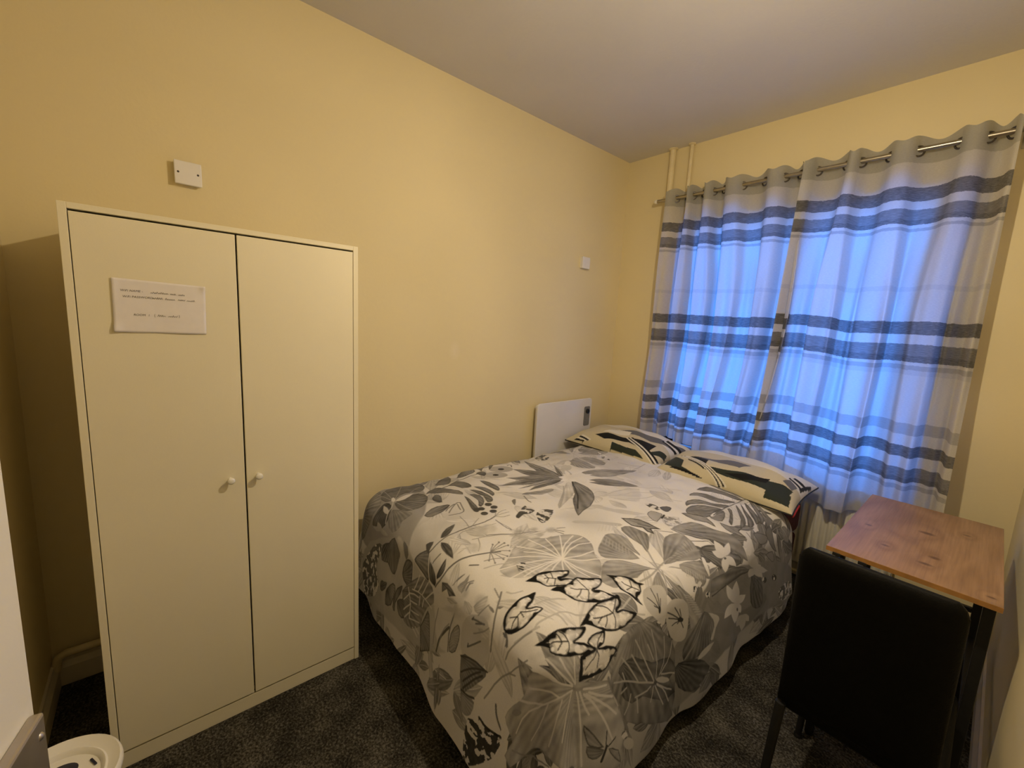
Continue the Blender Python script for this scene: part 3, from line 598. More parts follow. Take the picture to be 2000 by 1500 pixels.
 ('p',0.8,0.86,0,0,[1807,1963,1788,1921,1782,1897,1781,1880,1784,1868,1790,1858,1798,1851,1808,1846,1818,1842,1823,1862,1828,1882,1832,1904,1835,1928,1837,1949,1834,1962,1826,1968]),
 ('p',0.8,0.86,0,0,[1807,1963,1802,1932,1807,1916,1817,1910,1828,1908,1842,1912,1856,1921,1875,1934,1898,1955,1900,1977,1895,1992,1890,2004,1882,2010,1870,2011,1856,2005,1836,1991]),
 ('p',0.8,0.86,0,0,[1807,1963,1807,1946,1814,1942,1822,1945,1834,1954,1850,1970,1864,1988,1877,2011,1889,2030,1883,2034,1876,2036,1867,2036,1859,2034,1850,2027,1839,2015,1827,1994]),
 ('p',0.66,0.74,0,0,[1720,2139,1712,2153,1701,2155,1690,2154,1678,2147,1663,2137,1650,2129,1636,2120,1624,2112,1630,2101,1639,2093,1648,2088,1661,2088,1673,2092,1689,2101,1705,2116]),
 ('p',0.66,0.74,0,0,[1720,2139,1725,2163,1724,2174,1722,2182,1717,2185,1710,2184,1702,2180,1691,2175,1680,2168,1680,2153,1680,2140,1682,2130,1686,2123,1691,2119,1697,2119,1708,2125]),
 ('p',0.66,0.74,0,0,[1720,2139,1714,2118,1711,2105,1712,2096,1716,2091,1721,2089,1729,2089,1737,2091,1749,2095,1751,2110,1751,2123,1751,2134,1749,2143,1746,2151,1742,2152,1733,2151]),
 ('p',0.66,0.74,0,0,[1720,2139,1731,2137,1741,2140,1750,2147,1758,2158,1767,2171,1777,2186,1785,2204,1795,2225,1784,2222,1775,2219,1765,2212,1757,2205,1746,2195,1738,2182,1727,2164]),
 ('p',0.66,0.74,0,0,[1720,2139,1732,2156,1739,2169,1744,2179,1746,2187,1745,2195,1743,2201,1739,2207,1736,2211,1727,2198,1718,2185,1711,2174,1707,2163,1706,2155,1706,2148,1711,2142]),
 ('p',0.66,0.74,0,0,[1720,2139,1734,2153,1746,2167,1756,2182,1764,2198,1771,2217,1777,2239,1779,2258,1784,2280,1772,2264,1761,2248,1750,2230,1741,2213,1733,2196,1724,2179,1720,2161]),
 ('p',0.8,0.84,0,0,[1614,2122,1612,2133,1609,2139,1605,2141,1601,2140,1597,2138,1592,2135,1586,2130,1581,2123,1584,2116,1587,2109,1590,2104,1594,2101,1597,2100,1602,2102,1607,2108]),
 ('p',0.8,0.84,0,0,[1614,2122,1622,2134,1624,2143,1625,2152,1623,2158,1620,2163,1616,2167,1612,2169,1607,2172,1604,2162,1602,2151,1600,2142,1600,2135,1600,2128,1602,2125,1607,2121]),
 ('p',0.8,0.84,0,0,[1614,2122,1613,2107,1615,2100,1618,2096,1621,2094,1627,2096,1633,2100,1640,2104,1647,2111,1646,2119,1644,2127,1640,2132,1637,2136,1634,2138,1628,2136,1622,2132]),
 ('p',0.62,0.7,0,0,[1908,2051,1899,2030,1894,2012,1895,1999,1897,1988,1900,1980,1906,1976,1915,1976,1925,1980,1931,2003,1936,2023,1938,2035,1937,2046,1933,2053,1928,2057,1920,2057]),
 ('p',0.62,0.7,0,0,[1908,2051,1913,2044,1918,2044,1924,2048,1931,2054,1937,2062,1942,2071,1947,2083,1950,2093,1944,2094,1938,2095,1932,2095,1927,2091,1923,2086,1917,2078,1912,2067]),
 ('p',0.62,0.7,0,0,[1908,2051,1906,2033,1909,2022,1913,2017,1922,2014,1931,2015,1944,2020,1957,2026,1971,2033,1967,2046,1963,2056,1958,2064,1950,2068,1943,2071,1933,2069,1922,2063]),
 ('p',0.93,0.93,0,0,[1535,1786,1534,1799,1543,1802,1564,1791,1586,1780,1602,1772,1610,1764,1599,1759,1581,1758,1556,1767]),
 ('p',0.3,0.3,0,0,[1590,1934,1591,1931,1591,1929,1591,1926,1590,1921,1589,1920,1587,1919,1585,1918,1583,1919,1583,1921,1582,1925,1583,1928,1583,1930,1585,1932,1586,1934,1588,1933]),
 ('p',0.3,0.3,0,0,[1860,2003,1864,2002,1866,2001,1866,1998,1865,1992,1862,1988,1858,1985,1854,1982,1850,1982,1848,1982,1847,1985,1846,1988,1848,1991,1851,1997,1855,2000,1858,2002]),
 ('p',0.13,0.13,2,0,[1619,1661,1622,1658,1625,1653,1625,1647,1623,1642,1621,1637,1617,1633,1612,1631,1608,1633,1605,1635,1603,1641,1603,1646,1605,1652,1607,1656,1611,1660,1615,1661]),
 ('p',0.13,0.13,2,0,[1614,1701,1618,1698,1620,1694,1619,1687,1619,1681,1617,1676,1612,1672,1608,1670,1605,1671,1602,1675,1600,1681,1600,1686,1600,1693,1602,1697,1606,1699,1610,1703]),
 ('p',0.13,0.13,2,0,[1678,1750,1681,1749,1685,1745,1685,1739,1683,1732,1679,1726,1674,1721,1669,1718,1663,1716,1658,1718,1656,1722,1657,1728,1659,1734,1663,1741,1667,1747,1672,1749]),
 ('p',0.13,0.13,2,0,[1842,2364,1846,2362,1850,2356,1852,2348,1849,2340,1846,2332,1840,2325,1833,2321,1827,2319,1821,2323,1818,2329,1816,2337,1818,2345,1822,2354,1828,2361,1835,2365]),
 ('p',0.13,0.13,2,0,[1962,2452,1965,2448,1967,2439,1964,2426,1960,2414,1954,2404,1946,2395,1939,2390,1933,2389,1928,2391,1924,2397,1924,2407,1928,2418,1935,2431,1945,2442,1954,2451]),
 ('p',0.13,0.13,2,0,[1994,2592,1998,2590,2000,2582,1999,2573,1995,2560,1986,2544,1972,2528,1960,2518,1952,2512,1949,2518,1952,2530,1958,2546,1964,2562,1971,2575,1979,2584,1987,2590]),
 ('p',0.13,0.13,2,0,[1822,2265,1827,2261,1829,2256,1828,2248,1826,2239,1821,2230,1815,2223,1809,2218,1803,2216,1797,2219,1795,2225,1796,2233,1797,2243,1802,2251,1808,2259,1815,2263]),
 ('p',0.13,0.13,2,0,[1976,2600,1979,2600,1985,2600,1987,2600,1985,2600,1979,2600,1973,2599,1963,2596,1957,2596,1955,2596,1951,2596,1955,2596,1957,2596,1972,2599]),
 ('p',0.42,0.4,0,4,[1580,2230,1587,2254,1601,2287,1616,2311,1632,2322,1643,2310,1650,2286,1650,2255,1643,2225,1625,2216,1607,2218,1589,2219]),
 ('p',0.34,0.4,0,5,[1608,2328,1599,2357,1597,2388,1604,2396,1620,2390,1645,2374,1674,2368,1705,2383,1721,2389,1710,2368,1688,2338,1664,2319,1641,2315,1621,2314]),
 ('p',0.45,0.45,0,4,[1701,2270,1698,2303,1704,2345,1726,2357,1748,2356,1758,2346,1755,2328,1730,2292]),
 ('p',0.2,0.25,2,0,[1920,2371,1901,2408,1915,2489,1959,2563,1986,2595,2012,2593,2031,2569,2005,2486,1979,2410,1948,2380]),
 ('l',0.3,4,[1601,2189,1621,2200]),
 ('l',0.3,4,[1563,2185,1597,2178]),
 ('p',0.46,0.4,1,4,[1221,2512,1249,2517,1292,2533,1328,2547,1371,2548,1407,2552,1432,2547,1435,2533,1426,2511,1403,2503,1371,2494,1329,2492,1286,2492,1246,2495]),
 ('p',0.46,0.4,1,4,[1228,2354,1226,2395,1244,2440,1273,2468,1312,2486,1356,2485,1393,2493,1415,2492,1427,2489,1420,2476,1405,2464,1381,2452,1353,2437,1319,2419,1282,2406,1249,2374]),
 ('p',0.46,0.4,1,4,[1243,2246,1234,2263,1229,2291,1232,2315,1246,2330,1263,2342,1284,2357,1311,2359,1340,2369,1378,2399,1408,2424,1411,2404,1399,2376,1384,2342,1367,2309,1340,2299,1313,2294,1288,2290,1264,2290,1252,2262]),
 ('p',0.46,0.4,1,4,[1276,2137,1268,2154,1265,2180,1275,2209,1298,2237,1328,2259,1361,2279,1392,2307,1413,2334,1419,2311,1414,2285,1396,2267,1373,2251,1351,2234,1328,2217,1306,2192,1292,2161,1289,2138,1289,2127,1284,2129]),
 ('p',0.46,0.4,1,4,[1317,2062,1304,2093,1300,2121,1303,2154,1316,2189,1338,2208,1363,2228,1389,2251,1409,2260,1405,2235,1398,2199,1399,2180,1404,2160,1406,2129,1403,2103,1387,2091,1368,2079,1353,2058,1339,2042,1328,2045]),
 ('p',0.46,0.4,1,4,[1434,2533,1450,2527,1480,2501,1510,2470,1541,2428,1560,2404,1571,2386,1576,2361,1576,2343,1570,2340,1559,2350,1543,2370,1519,2415,1494,2449,1473,2471,1448,2505]),
 ('p',0.46,0.4,1,4,[1437,2470,1454,2462,1485,2440,1505,2422,1529,2389,1550,2360,1563,2341,1564,2323,1560,2309,1551,2316,1537,2330,1522,2342,1504,2365,1463,2426]),
 ('p',0.46,0.4,1,4,[1428,2444,1446,2417,1477,2375,1502,2350,1525,2329,1543,2312,1555,2296,1559,2271,1557,2252,1552,2243,1544,2246,1534,2264,1519,2295,1500,2322,1479,2351,1450,2397]),
 ('p',0.46,0.4,1,4,[1426,2388,1443,2370,1467,2345,1492,2315,1514,2283,1529,2256,1536,2231,1535,2204,1528,2192,1515,2224,1502,2260,1481,2292,1459,2328,1438,2361]),
 ('p',0.46,0.4,1,4,[1423,2289,1429,2302,1441,2299,1459,2269,1479,2226,1496,2179,1502,2156,1494,2157,1480,2173,1463,2224,1448,2262,1434,2278]),
 ('p',0.46,0.4,1,4,[1455,2538,1473,2530,1504,2512,1531,2494,1555,2464,1564,2437,1563,2422,1547,2435,1519,2468,1482,2503]),
 ('p',0.5,0.45,1,4,[1405,2132,1397,2177,1400,2216,1408,2244,1419,2255,1432,2243,1445,2214,1455,2178,1459,2147,1448,2128,1433,2120,1418,2118]),
 ('p',0.9,0.9,0,0,[1406,2138,1410,2143,1412,2152,1413,2161,1413,2168,1413,2178,1412,2186,1410,2197,1409,2209,1405,2202,1403,2196,1400,2190,1399,2184,1398,2175,1399,2167,1400,2154]),
 ('l',0.3,5,[1408,2168,1408,2193,1409,2247,1416,2300,1417,2386,1419,2461,1427,2512,1429,2543]),
 ('p',0.5,0.5,1,4,[1318,2014,1326,2030,1347,2056,1373,2085,1405,2099,1443,2081,1466,2065,1451,2061,1424,2059,1405,2041,1384,2021,1347,2012]),
 ('p',0.5,0.46,1,4,[1459,2119,1473,2127,1498,2140,1520,2172,1536,2199,1538,2174,1540,2148,1563,2147,1581,2152,1561,2130,1533,2110,1516,2100,1499,2094,1475,2103]),
 ('p',0.4,0.4,0,0,[1551,2451,1552,2468,1565,2458,1588,2420,1605,2393,1598,2388,1583,2397,1566,2422]),
 ('p',0.55,0.5,1,7,[1188,1699,1214,1734,1245,1760,1285,1778,1345,1783,1319,1744,1349,1721,1319,1712,1289,1723,1250,1692,1220,1691]),
 ('l',0.25,3,[1259,1727,1266,1731,1277,1736,1288,1743,1301,1752,1307,1756]),
 ('l',0.5,4,[1334,1747,1340,1754,1352,1772,1366,1787,1381,1800,1387,1808]),
 ('p',0.25,0.3,2,0,[1156,1943,1164,1955,1183,1965,1199,1970,1215,1970,1232,1961,1243,1951,1235,1941,1221,1933,1208,1928,1195,1927,1173,1932]),
 ('p',0.3,0.35,0,5,[1226,1970,1227,1998,1236,2022,1249,2029,1261,2025,1269,2001,1273,1971,1268,1960,1256,1958,1240,1961]),
 ('p',0.66,0.6,0,3,[1229,1855,1219,1882,1219,1907,1237,1921,1259,1926,1268,1925,1274,1913,1289,1868,1299,1828,1289,1820,1273,1823,1251,1835]),
 ('p',0.5,0.66,2,0,[1282,1920,1294,1928,1314,1934,1336,1948,1355,1953,1362,1930,1360,1901,1357,1861,1350,1835,1331,1845,1309,1873,1290,1900]),
 ('l',0.08,9,[1288,1885,1279,1923]),
 ('p',0.95,0.95,0,0,[1259,1938,1252,1947,1248,1950,1244,1952,1241,1952,1239,1952,1237,1947,1235,1943,1234,1939,1239,1934,1242,1931,1246,1927,1250,1925,1253,1925,1257,1926,1259,1930]),
 ('p',0.55,0.6,1,0,[396,2246,371,2209,284,2213,257,2158,238,2119,231,2072,234,2065,237,2114,252,2157,253,2157,253,2222,226,2303,288,2288,350,2276]),
 ('p',0.55,0.6,1,0,[354,2301,305,2329,251,2351,236,2333,223,2290,254,2201,258,2213,226,2303,243,2353,248,2415,243,2476,248,2462,303,2377,340,2330]),
 ('p',0.55,0.6,1,0,[358,2371,337,2388,324,2411,272,2502,275,2538,307,2567,350,2557,384,2461,402,2370,379,2363]),
 ('p',0.55,0.6,1,0,[410,2300,397,2391,386,2508,394,2561,420,2574,463,2556,504,2518,518,2470,515,2431,495,2395,474,2356,440,2311]),
 ('p',0.55,0.6,1,0,[495,2209,513,2249,546,2308,606,2303,655,2289,666,2266,667,2232,654,2207,621,2199,549,2200]),
 ('p',0.55,0.6,1,0,[500,2136,484,2171,490,2199,582,2189,674,2162,692,2129,679,2101,653,2080,624,2058,596,2049,573,2046,545,2042,523,2049,507,2089]),
 ('l',0.75,5,[408,2260,377,2283,324,2319,281,2344,255,2351,243,2353]),
 ('l',0.75,5,[408,2260,397,2246,385,2209,359,2190,323,2180,309,2172]),
 ('l',0.75,5,[408,2260,387,2290,342,2355,321,2394,252,2490,234,2520]),
 ('l',0.75,5,[408,2260,422,2264,451,2273,477,2283,496,2303,510,2309]),
 ('l',0.75,5,[408,2260,431,2250,482,2222,517,2214,551,2205,572,2195]),
 ('l',0.75,5,[408,2260,419,2247,444,2218,473,2186,491,2165,499,2158]),
 ('p',0.3,0.3,2,0,[497,2449,505,2438,508,2427,510,2420,510,2411,504,2412,498,2416,489,2421,480,2431,473,2442,469,2452,468,2460,468,2467,473,2468,478,2464,487,2459]),
 ('p',0.3,0.3,2,0,[562,2404,569,2395,577,2378,586,2360,587,2352,586,2347,575,2355,564,2364,552,2379,538,2399,531,2413,528,2425,531,2429,534,2430,543,2424,553,2417]),
 ('p',0.3,0.3,2,0,[635,2361,642,2351,648,2339,650,2331,649,2328,647,2325,642,2326,636,2334,630,2340,617,2358,605,2379,601,2389,602,2393,605,2395,611,2390,622,2377]),
 ('p',0.3,0.3,2,0,[341,2087,354,2069,367,2040,377,2007,365,1994,343,1992,318,1993,282,2015,245,2044,233,2063,236,2079,236,2098,239,2121,265,2122,289,2120,318,2106]),
 ('p',0.42,0.42,2,0,[253,1909,254,1901,258,1879,253,1862,244,1844,237,1825,241,1808,256,1766,255,1762,251,1779,240,1813,238,1838,245,1847,248,1875,254,1893,250,1908]),
 ('p',0.45,0.5,1,0,[247,1750,249,1782,245,1847,259,1937,225,2042,250,1908,248,1875,244,1847,255,1759]),
 ('p',0.35,0.55,1,0,[692,1851,642,1869,602,1871,549,1881,503,1886,442,1902,394,1902,339,1907,292,1906,371,1868,459,1824,521,1802,572,1793,610,1796,643,1805,676,1819]),
 ('l',0.2,3,[692,1851,625,1835,543,1835,418,1872,292,1906]),
 ('l',0.82,2,[671,1860,650,1864,609,1867,557,1879,509,1883,449,1899,401,1900,351,1906,310,1908,292,1906]),
 ('l',0.65,3,[674,1854,655,1855,618,1850,576,1849,516,1858,440,1881,373,1893,336,1900]),
 ('p',0.4,0.6,1,0,[692,1851,668,1877,647,1892,628,1905,605,1917,576,1935,552,1948,530,1954,508,1962,535,1938,563,1915,598,1885,621,1870,640,1859,659,1853,677,1848]),
 ('l',0.2,3,[692,1851,652,1874,614,1893,557,1931,508,1962]),
 ('l',0.82,2,[683,1863,671,1872,649,1889,631,1902,607,1916,578,1934,555,1946,535,1952,517,1959,508,1962]),
 ('l',0.7,3,[685,1860,673,1868,651,1882,630,1893,604,1908,570,1930,541,1945,527,1952]),
 ('p',0.32,0.52,1,0,[692,1851,644,1852,607,1837,567,1826,524,1814,493,1791,462,1767,424,1748,401,1712,457,1713,506,1720,559,1719,601,1730,635,1745,658,1776,683,1805]),
 ('l',0.2,3,[692,1851,629,1809,565,1767,481,1744,401,1712]),
 ('l',0.82,2,[671,1854,651,1850,613,1835,572,1824,528,1815,497,1792,466,1766,433,1749,410,1726,401,1712]),
 ('l',0.62,3,[676,1847,659,1839,623,1823,583,1806,538,1786,494,1765,450,1743,428,1732]),
 ('p',0.35,0.55,1,0,[692,1851,652,1834,618,1810,589,1779,566,1743,542,1710,536,1660,521,1618,513,1571,544,1597,578,1623,616,1642,640,1673,663,1707,676,1748,686,1797]),
 ('l',0.2,3,[692,1851,641,1788,598,1714,559,1640,513,1571]),
 ('l',0.82,2,[675,1846,659,1833,623,1811,593,1782,572,1746,547,1712,539,1661,526,1626,518,1588,513,1571]),
 ('l',0.65,3,[679,1841,665,1827,632,1800,606,1763,577,1722,559,1672,537,1627,525,1603]),
 ('p',0.3,0.5,1,0,[692,1851,652,1824,616,1791,597,1744,579,1695,576,1636,567,1583,560,1530,572,1463,586,1509,613,1546,630,1591,654,1629,669,1678,685,1726,689,1790]),
 ('l',0.2,3,[692,1851,647,1762,625,1656,590,1563,572,1463]),
 ('l',0.82,2,[675,1841,660,1822,622,1792,601,1746,584,1699,580,1638,570,1586,564,1539,566,1492,572,1463]),
 ('l',0.6,3,[679,1836,666,1816,635,1781,617,1725,605,1659,585,1605,574,1542,566,1513]),
 ('p',0.32,0.52,1,0,[692,1851,668,1833,653,1811,642,1784,651,1737,661,1694,671,1652,682,1614,698,1572,702,1600,706,1629,707,1662,711,1691,714,1725,708,1766,705,1804]),
 ('l',0.2,3,[692,1851,681,1788,686,1710,688,1642,698,1572]),
 ('l',0.82,2,[682,1845,674,1833,657,1810,644,1785,653,1741,662,1696,671,1656,681,1620,690,1588,698,1572]),
 ('l',0.62,3,[687,1842,682,1826,669,1801,665,1766,675,1712,677,1670,685,1623,687,1603]),
 ('p',0.45,0.65,1,0,[692,1851,677,1820,659,1790,658,1745,657,1700,654,1660,653,1620,647,1584,655,1539,656,1576,668,1608,678,1642,684,1680,694,1714,690,1762,694,1803]),
 ('l',0.2,3,[692,1851,673,1776,671,1689,660,1614,655,1539]),
 ('l',0.82,2,[686,1839,680,1822,661,1792,659,1749,658,1705,656,1663,655,1623,649,1591,651,1556,655,1539]),
 ('l',0.75,3,[688,1837,682,1819,668,1785,670,1734,664,1686,661,1637,653,1596,650,1572]),
 ('p',0.55,0.55,1,0,[683,2012,735,2013,771,2037,800,2063,819,2106,835,2152,845,2207,851,2270,846,2356,813,2328,791,2284,767,2245,749,2195,724,2158,707,2111,687,2072]),
 ('p',0.42,0.52,1,0,[782,1934,829,1937,867,1947,897,1966,922,1994,952,2017,975,2045,993,2084,1011,2122,969,2126,931,2117,896,2101,864,2080,836,2055,809,2024,797,1978]),
 ('l',0.4,3,[782,1934,845,1976,901,2028,950,2085,1011,2122]),
 ('p',0.4,0.5,1,4,[740,1864,747,1879,779,1881,817,1875,857,1867,896,1844,931,1817,955,1797,979,1768,1007,1719,1025,1678,1035,1635,1039,1603,1048,1574,1053,1557,1025,1576,992,1601,953,1636,902,1691,886,1717,868,1745,804,1801]),
 ('l',0.16,7,[748,1863,768,1846,824,1798,863,1764,892,1740,923,1706,984,1632,1003,1611]),
 ('p',0.8,0.72,1,0,[737,1822,731,1849,749,1848,805,1802,853,1756,871,1723,889,1680,907,1636,925,1593,943,1560,947,1541,936,1547,912,1569,877,1618,835,1680,788,1749]),
 ('l',0.62,5,[761,1773,785,1747,821,1711,867,1655,912,1591,938,1558]),
 ('p',0.9,0.97,0,0,[709,1879,695,1885,684,1886,674,1885,667,1881,662,1875,659,1866,657,1856,657,1843,667,1842,678,1842,688,1843,696,1845,701,1851,706,1859,708,1867]),
 ('p',0.9,0.97,0,0,[709,1879,698,1879,691,1877,688,1869,686,1861,688,1850,691,1839,695,1825,700,1813,706,1815,711,1821,714,1828,716,1835,717,1844,717,1855,714,1865]),
 ('p',0.9,0.97,0,0,[709,1879,697,1896,683,1909,670,1920,657,1929,643,1936,629,1945,612,1954,595,1965,617,1939,633,1924,647,1911,659,1902,672,1893,685,1886,697,1880]),
 ('p',0.9,0.97,0,0,[709,1879,714,1886,716,1894,715,1905,711,1918,704,1934,691,1954,678,1976,669,1992,668,1981,668,1971,670,1956,677,1940,684,1924,690,1909,698,1894]),
 ('p',0.9,0.97,0,0,[709,1879,716,1890,719,1905,719,1925,707,1953,699,1980,690,2007,681,2033,671,2061,671,2041,671,2021,670,2002,672,1982,677,1957,689,1929,699,1903]),
 ('p',0.9,0.97,0,0,[709,1879,723,1887,734,1901,740,1919,744,1941,747,1964,749,1985,743,2018,735,2056,726,2039,720,2017,715,1998,706,1979,703,1957,707,1928,708,1903]),
 ('p',0.9,0.97,0,0,[709,1879,722,1878,731,1880,739,1886,745,1892,749,1901,750,1911,751,1923,751,1937,741,1935,735,1931,725,1927,719,1922,714,1914,710,1904,707,1893]),
 ('p',0.9,0.97,0,0,[709,1879,732,1880,749,1888,767,1899,781,1912,794,1926,808,1938,823,1950,837,1963,813,1963,792,1958,773,1952,756,1943,742,1930,730,1913,719,1899]),
 ('p',0.9,0.97,0,0,[709,1879,720,1871,730,1868,736,1868,742,1869,748,1872,752,1877,756,1881,761,1888,751,1891,742,1893,734,1896,728,1897,721,1897,713,1894,710,1888]),
 ('p',0.9,0.97,0,0,[709,1879,702,1891,696,1902,687,1912,677,1919,667,1930,657,1936,646,1940,637,1945,647,1931,655,1919,664,1909,671,1900,680,1892,690,1886,699,1880]),
 ('p',0.78,0.78,0,0,[603,2019,611,2005,618,1986,623,1966,625,1945,614,1940,598,1941,577,1952,562,1964,549,1981,544,2000,546,2014,553,2025,563,2031,576,2033,590,2029]),
 ('p',0.9,0.9,0,0,[557,2064,564,2050,569,2041,568,2032,565,2025,558,2021,550,2022,539,2027,529,2035,517,2051,507,2069,499,2086,497,2101,503,2103,518,2096,539,2078]),
 ('p',0.92,0.92,0,0,[789,1943,795,1933,802,1919,803,1907,801,1898,794,1895,786,1897,775,1902,765,1909,759,1919,754,1933,753,1944,755,1953,761,1957,770,1956,780,1951]),
 ('p',0.66,0.66,0,0,[402,1715,417,1696,418,1672,414,1646,416,1608,397,1587,370,1581,336,1587,314,1597,301,1615,297,1637,299,1665,314,1693,339,1710,359,1723,380,1726]),
 ('p',0.2,0.2,0,0,[366,1675,368,1671,369,1664,369,1655,367,1648,364,1642,357,1639,352,1638,346,1640,341,1648,338,1654,338,1663,342,1670,346,1675,352,1678,358,1678]),
 ('p',0.66,0.66,0,0,[466,1620,490,1592,494,1568,485,1547,473,1525,456,1502,434,1492,414,1489,397,1493,389,1506,387,1528,383,1559,394,1586,412,1605,428,1622,444,1628]),
 ('p',0.2,0.2,0,0,[444,1569,448,1565,450,1558,447,1552,446,1545,440,1542,436,1537,429,1538,425,1540,422,1543,419,1550,421,1556,422,1562,429,1567,434,1571,440,1570]),
 ('l',0.15,5,[333,1726,324,1739,296,1777,307,1776,350,1745,363,1736]),
 ('p',0.4,0.4,0,0,[759,1399,749,1420,752,1431,787,1402,811,1375,789,1381]),
 ('l',0.35,5,[751,1488,764,1484,789,1474,806,1469,816,1470,822,1471]),
 ('p',0.55,0.7,1,0,[732,1490,727,1505,723,1541,726,1580,737,1617,740,1665,751,1689,764,1692,774,1679,772,1642,775,1593,763,1567,753,1546,745,1509]),
 ('p',0.22,0.3,2,0,[900,1303,887,1328,871,1359,844,1395,831,1422,842,1437,865,1442,883,1436,902,1421,913,1396,921,1369,915,1354,910,1341,916,1320,922,1303,913,1296]),
 ('p',0.22,0.3,2,0,[948,1383,924,1413,908,1452,916,1490,937,1510,956,1489,985,1445,1003,1417,1012,1397,1014,1376,1012,1360,994,1360,971,1371,957,1374]),
 ('l',0.4,4,[953,1099,960,1112,982,1136,1000,1161,1018,1188,1037,1219,1046,1268,1052,1293]),
 ('l',0.4,4,[877,1206,898,1202,943,1194,969,1196,981,1202,989,1203]),
 ('p',0.64,0.64,4,0,[1029,1237,1034,1231,1036,1222,1035,1213,1031,1206,1024,1201,1017,1198,1008,1198,1002,1201,997,1207,996,1216,997,1223,1000,1233,1005,1240,1013,1243,1020,1243]),
 ('p',0.64,0.64,4,0,[1079,1223,1083,1215,1084,1208,1081,1199,1076,1192,1069,1184,1062,1181,1054,1180,1047,1184,1043,1190,1042,1197,1045,1207,1050,1215,1058,1221,1065,1224,1072,1225]),
 ('p',0.64,0.64,4,0,[1041,1313,1045,1306,1046,1298,1046,1290,1043,1283,1038,1277,1031,1275,1025,1275,1019,1278,1013,1285,1012,1293,1012,1301,1016,1309,1021,1314,1027,1317,1034,1316]),
 ('p',0.64,0.64,4,0,[1093,1382,1099,1372,1100,1361,1100,1347,1097,1334,1091,1325,1081,1320,1070,1324,1060,1331,1053,1341,1049,1353,1050,1366,1056,1379,1065,1385,1075,1388,1084,1386]),
 ('p',0.64,0.64,4,0,[1037,1196,1041,1191,1042,1186,1039,1178,1037,1172,1032,1167,1025,1164,1020,1164,1014,1166,1009,1172,1008,1179,1009,1186,1011,1192,1018,1197,1025,1199,1031,1199]),
 ('p',0.64,0.64,4,0,[1093,1297,1097,1291,1099,1284,1097,1277,1094,1269,1090,1263,1084,1260,1079,1260,1072,1264,1067,1272,1064,1280,1064,1288,1067,1296,1072,1300,1080,1302,1086,1301]),
 ('l',0.5,5,[1080,1367,1117,1388]),
 ('l',0.5,5,[1094,1362,1128,1374]),
 ('l',0.5,5,[1080,1386,1099,1414]),
 ('p',0.36,0.42,1,3,[283,927,265,946,250,975,233,1020,238,1062,245,1110,246,1151,268,1162,294,1165,316,1162,352,1143,378,1121,386,1097,367,1066,352,1028,355,997,365,972,367,963,367,955,361,940,346,928,313,922]),
 ('p',0.3,0.4,1,3,[400,961,385,985,380,1015,381,1051,396,1083,429,1097,466,1097,495,1081,517,1055,530,1030,540,1000,541,974,529,957,505,947,479,943,448,941,423,944,409,950]),
 ('p',0.42,0.46,1,0,[202,796,210,843,195,881,198,923,204,951,228,952,281,937,313,920,337,900,337,879,333,853,326,814,306,767,285,719,264,694,193,734]),
 ('p',0.24,0.34,1,0,[381,933,408,930,437,915,463,886,467,852,453,833,426,819,384,804,351,804,349,827,351,860,348,890,351,915,361,928]),
 ('p',0.44,0.5,1,0,[446,921,482,943,534,954,556,963,569,961,567,935,559,908,567,897,574,888,567,867,545,851,505,854,470,871,449,894]),
 ('l',0.55,3,[381,958,372,942,340,914,306,884,265,850,211,841]),
 ('l',0.55,3,[381,958,361,954,324,944,284,934,227,929,200,928]),
 ('l',0.55,3,[381,958,363,960,333,961,303,961,268,962,249,963]),
 ('l',0.55,3,[381,958,367,968,345,990,319,1013,275,1044,244,1064]),
 ('l',0.55,3,[381,958,379,977,375,1015,362,1057,324,1111,306,1141]),
 ('l',0.55,3,[381,958,400,970,435,991,457,1023,474,1055,485,1069]),
 ('l',0.55,3,[381,958,403,959,442,963,480,969,517,974,537,978]),
 ('l',0.72,6,[366,965,380,955,410,937,427,920,433,901,442,884,455,866,462,858]),
 ('p',0.84,0.8,0,0,[387,963,399,972,405,981,408,993,408,1005,402,1019,396,1035,387,1050,379,1067,376,1054,373,1041,371,1028,370,1017,370,1004,372,991,376,978]),
 ('p',0.86,0.86,0,0,[373,969,381,966,385,962,387,957,385,953,379,951,370,950,363,953,357,956,350,959,347,964,346,968,346,971,350,972,357,973,364,973]),
 ('p',0.78,0.74,0,0,[439,891,436,899,431,904,422,907,413,908,402,910,390,910,377,910,363,909,370,903,378,897,385,893,393,888,402,887,412,886,423,887]),
 ('p',0.6,0.66,0,0,[447,816,439,821,432,823,420,821,411,820,399,817,388,811,374,807,360,800,367,798,375,797,384,797,393,797,405,799,417,804,430,809]),
 ('p',0.6,0.66,0,0,[447,816,450,825,448,831,442,835,435,836,428,838,417,838,408,837,397,836,397,830,399,825,400,820,404,817,410,813,418,813,429,813]),
 ('p',0.6,0.66,0,0,[447,816,451,812,457,810,467,810,477,811,486,812,496,816,509,822,519,826,512,829,505,830,497,831,488,832,479,830,470,828,459,823]),
 ('p',0.6,0.66,0,0,[447,816,453,815,459,814,464,815,469,817,472,819,476,823,479,827,481,830,475,831,469,832,463,831,459,831,454,829,450,827,447,822]),
 ('p',0.42,0.36,1,4,[236,1033,248,1068,241,1152,250,1190,249,1231,259,1249,251,1208,243,1160,242,1117,244,1064,238,1046]),
 ('p',0.42,0.36,1,4,[247,1164,249,1220,264,1271,235,1328,238,1336,241,1314,264,1271,258,1225,258,1190,247,1169]),
 ('p',0.42,0.36,1,4,[264,1271,238,1336,233,1401,256,1467,259,1475,259,1545,226,1639,242,1600,262,1527,260,1468,245,1436,235,1404,236,1368,235,1328]),
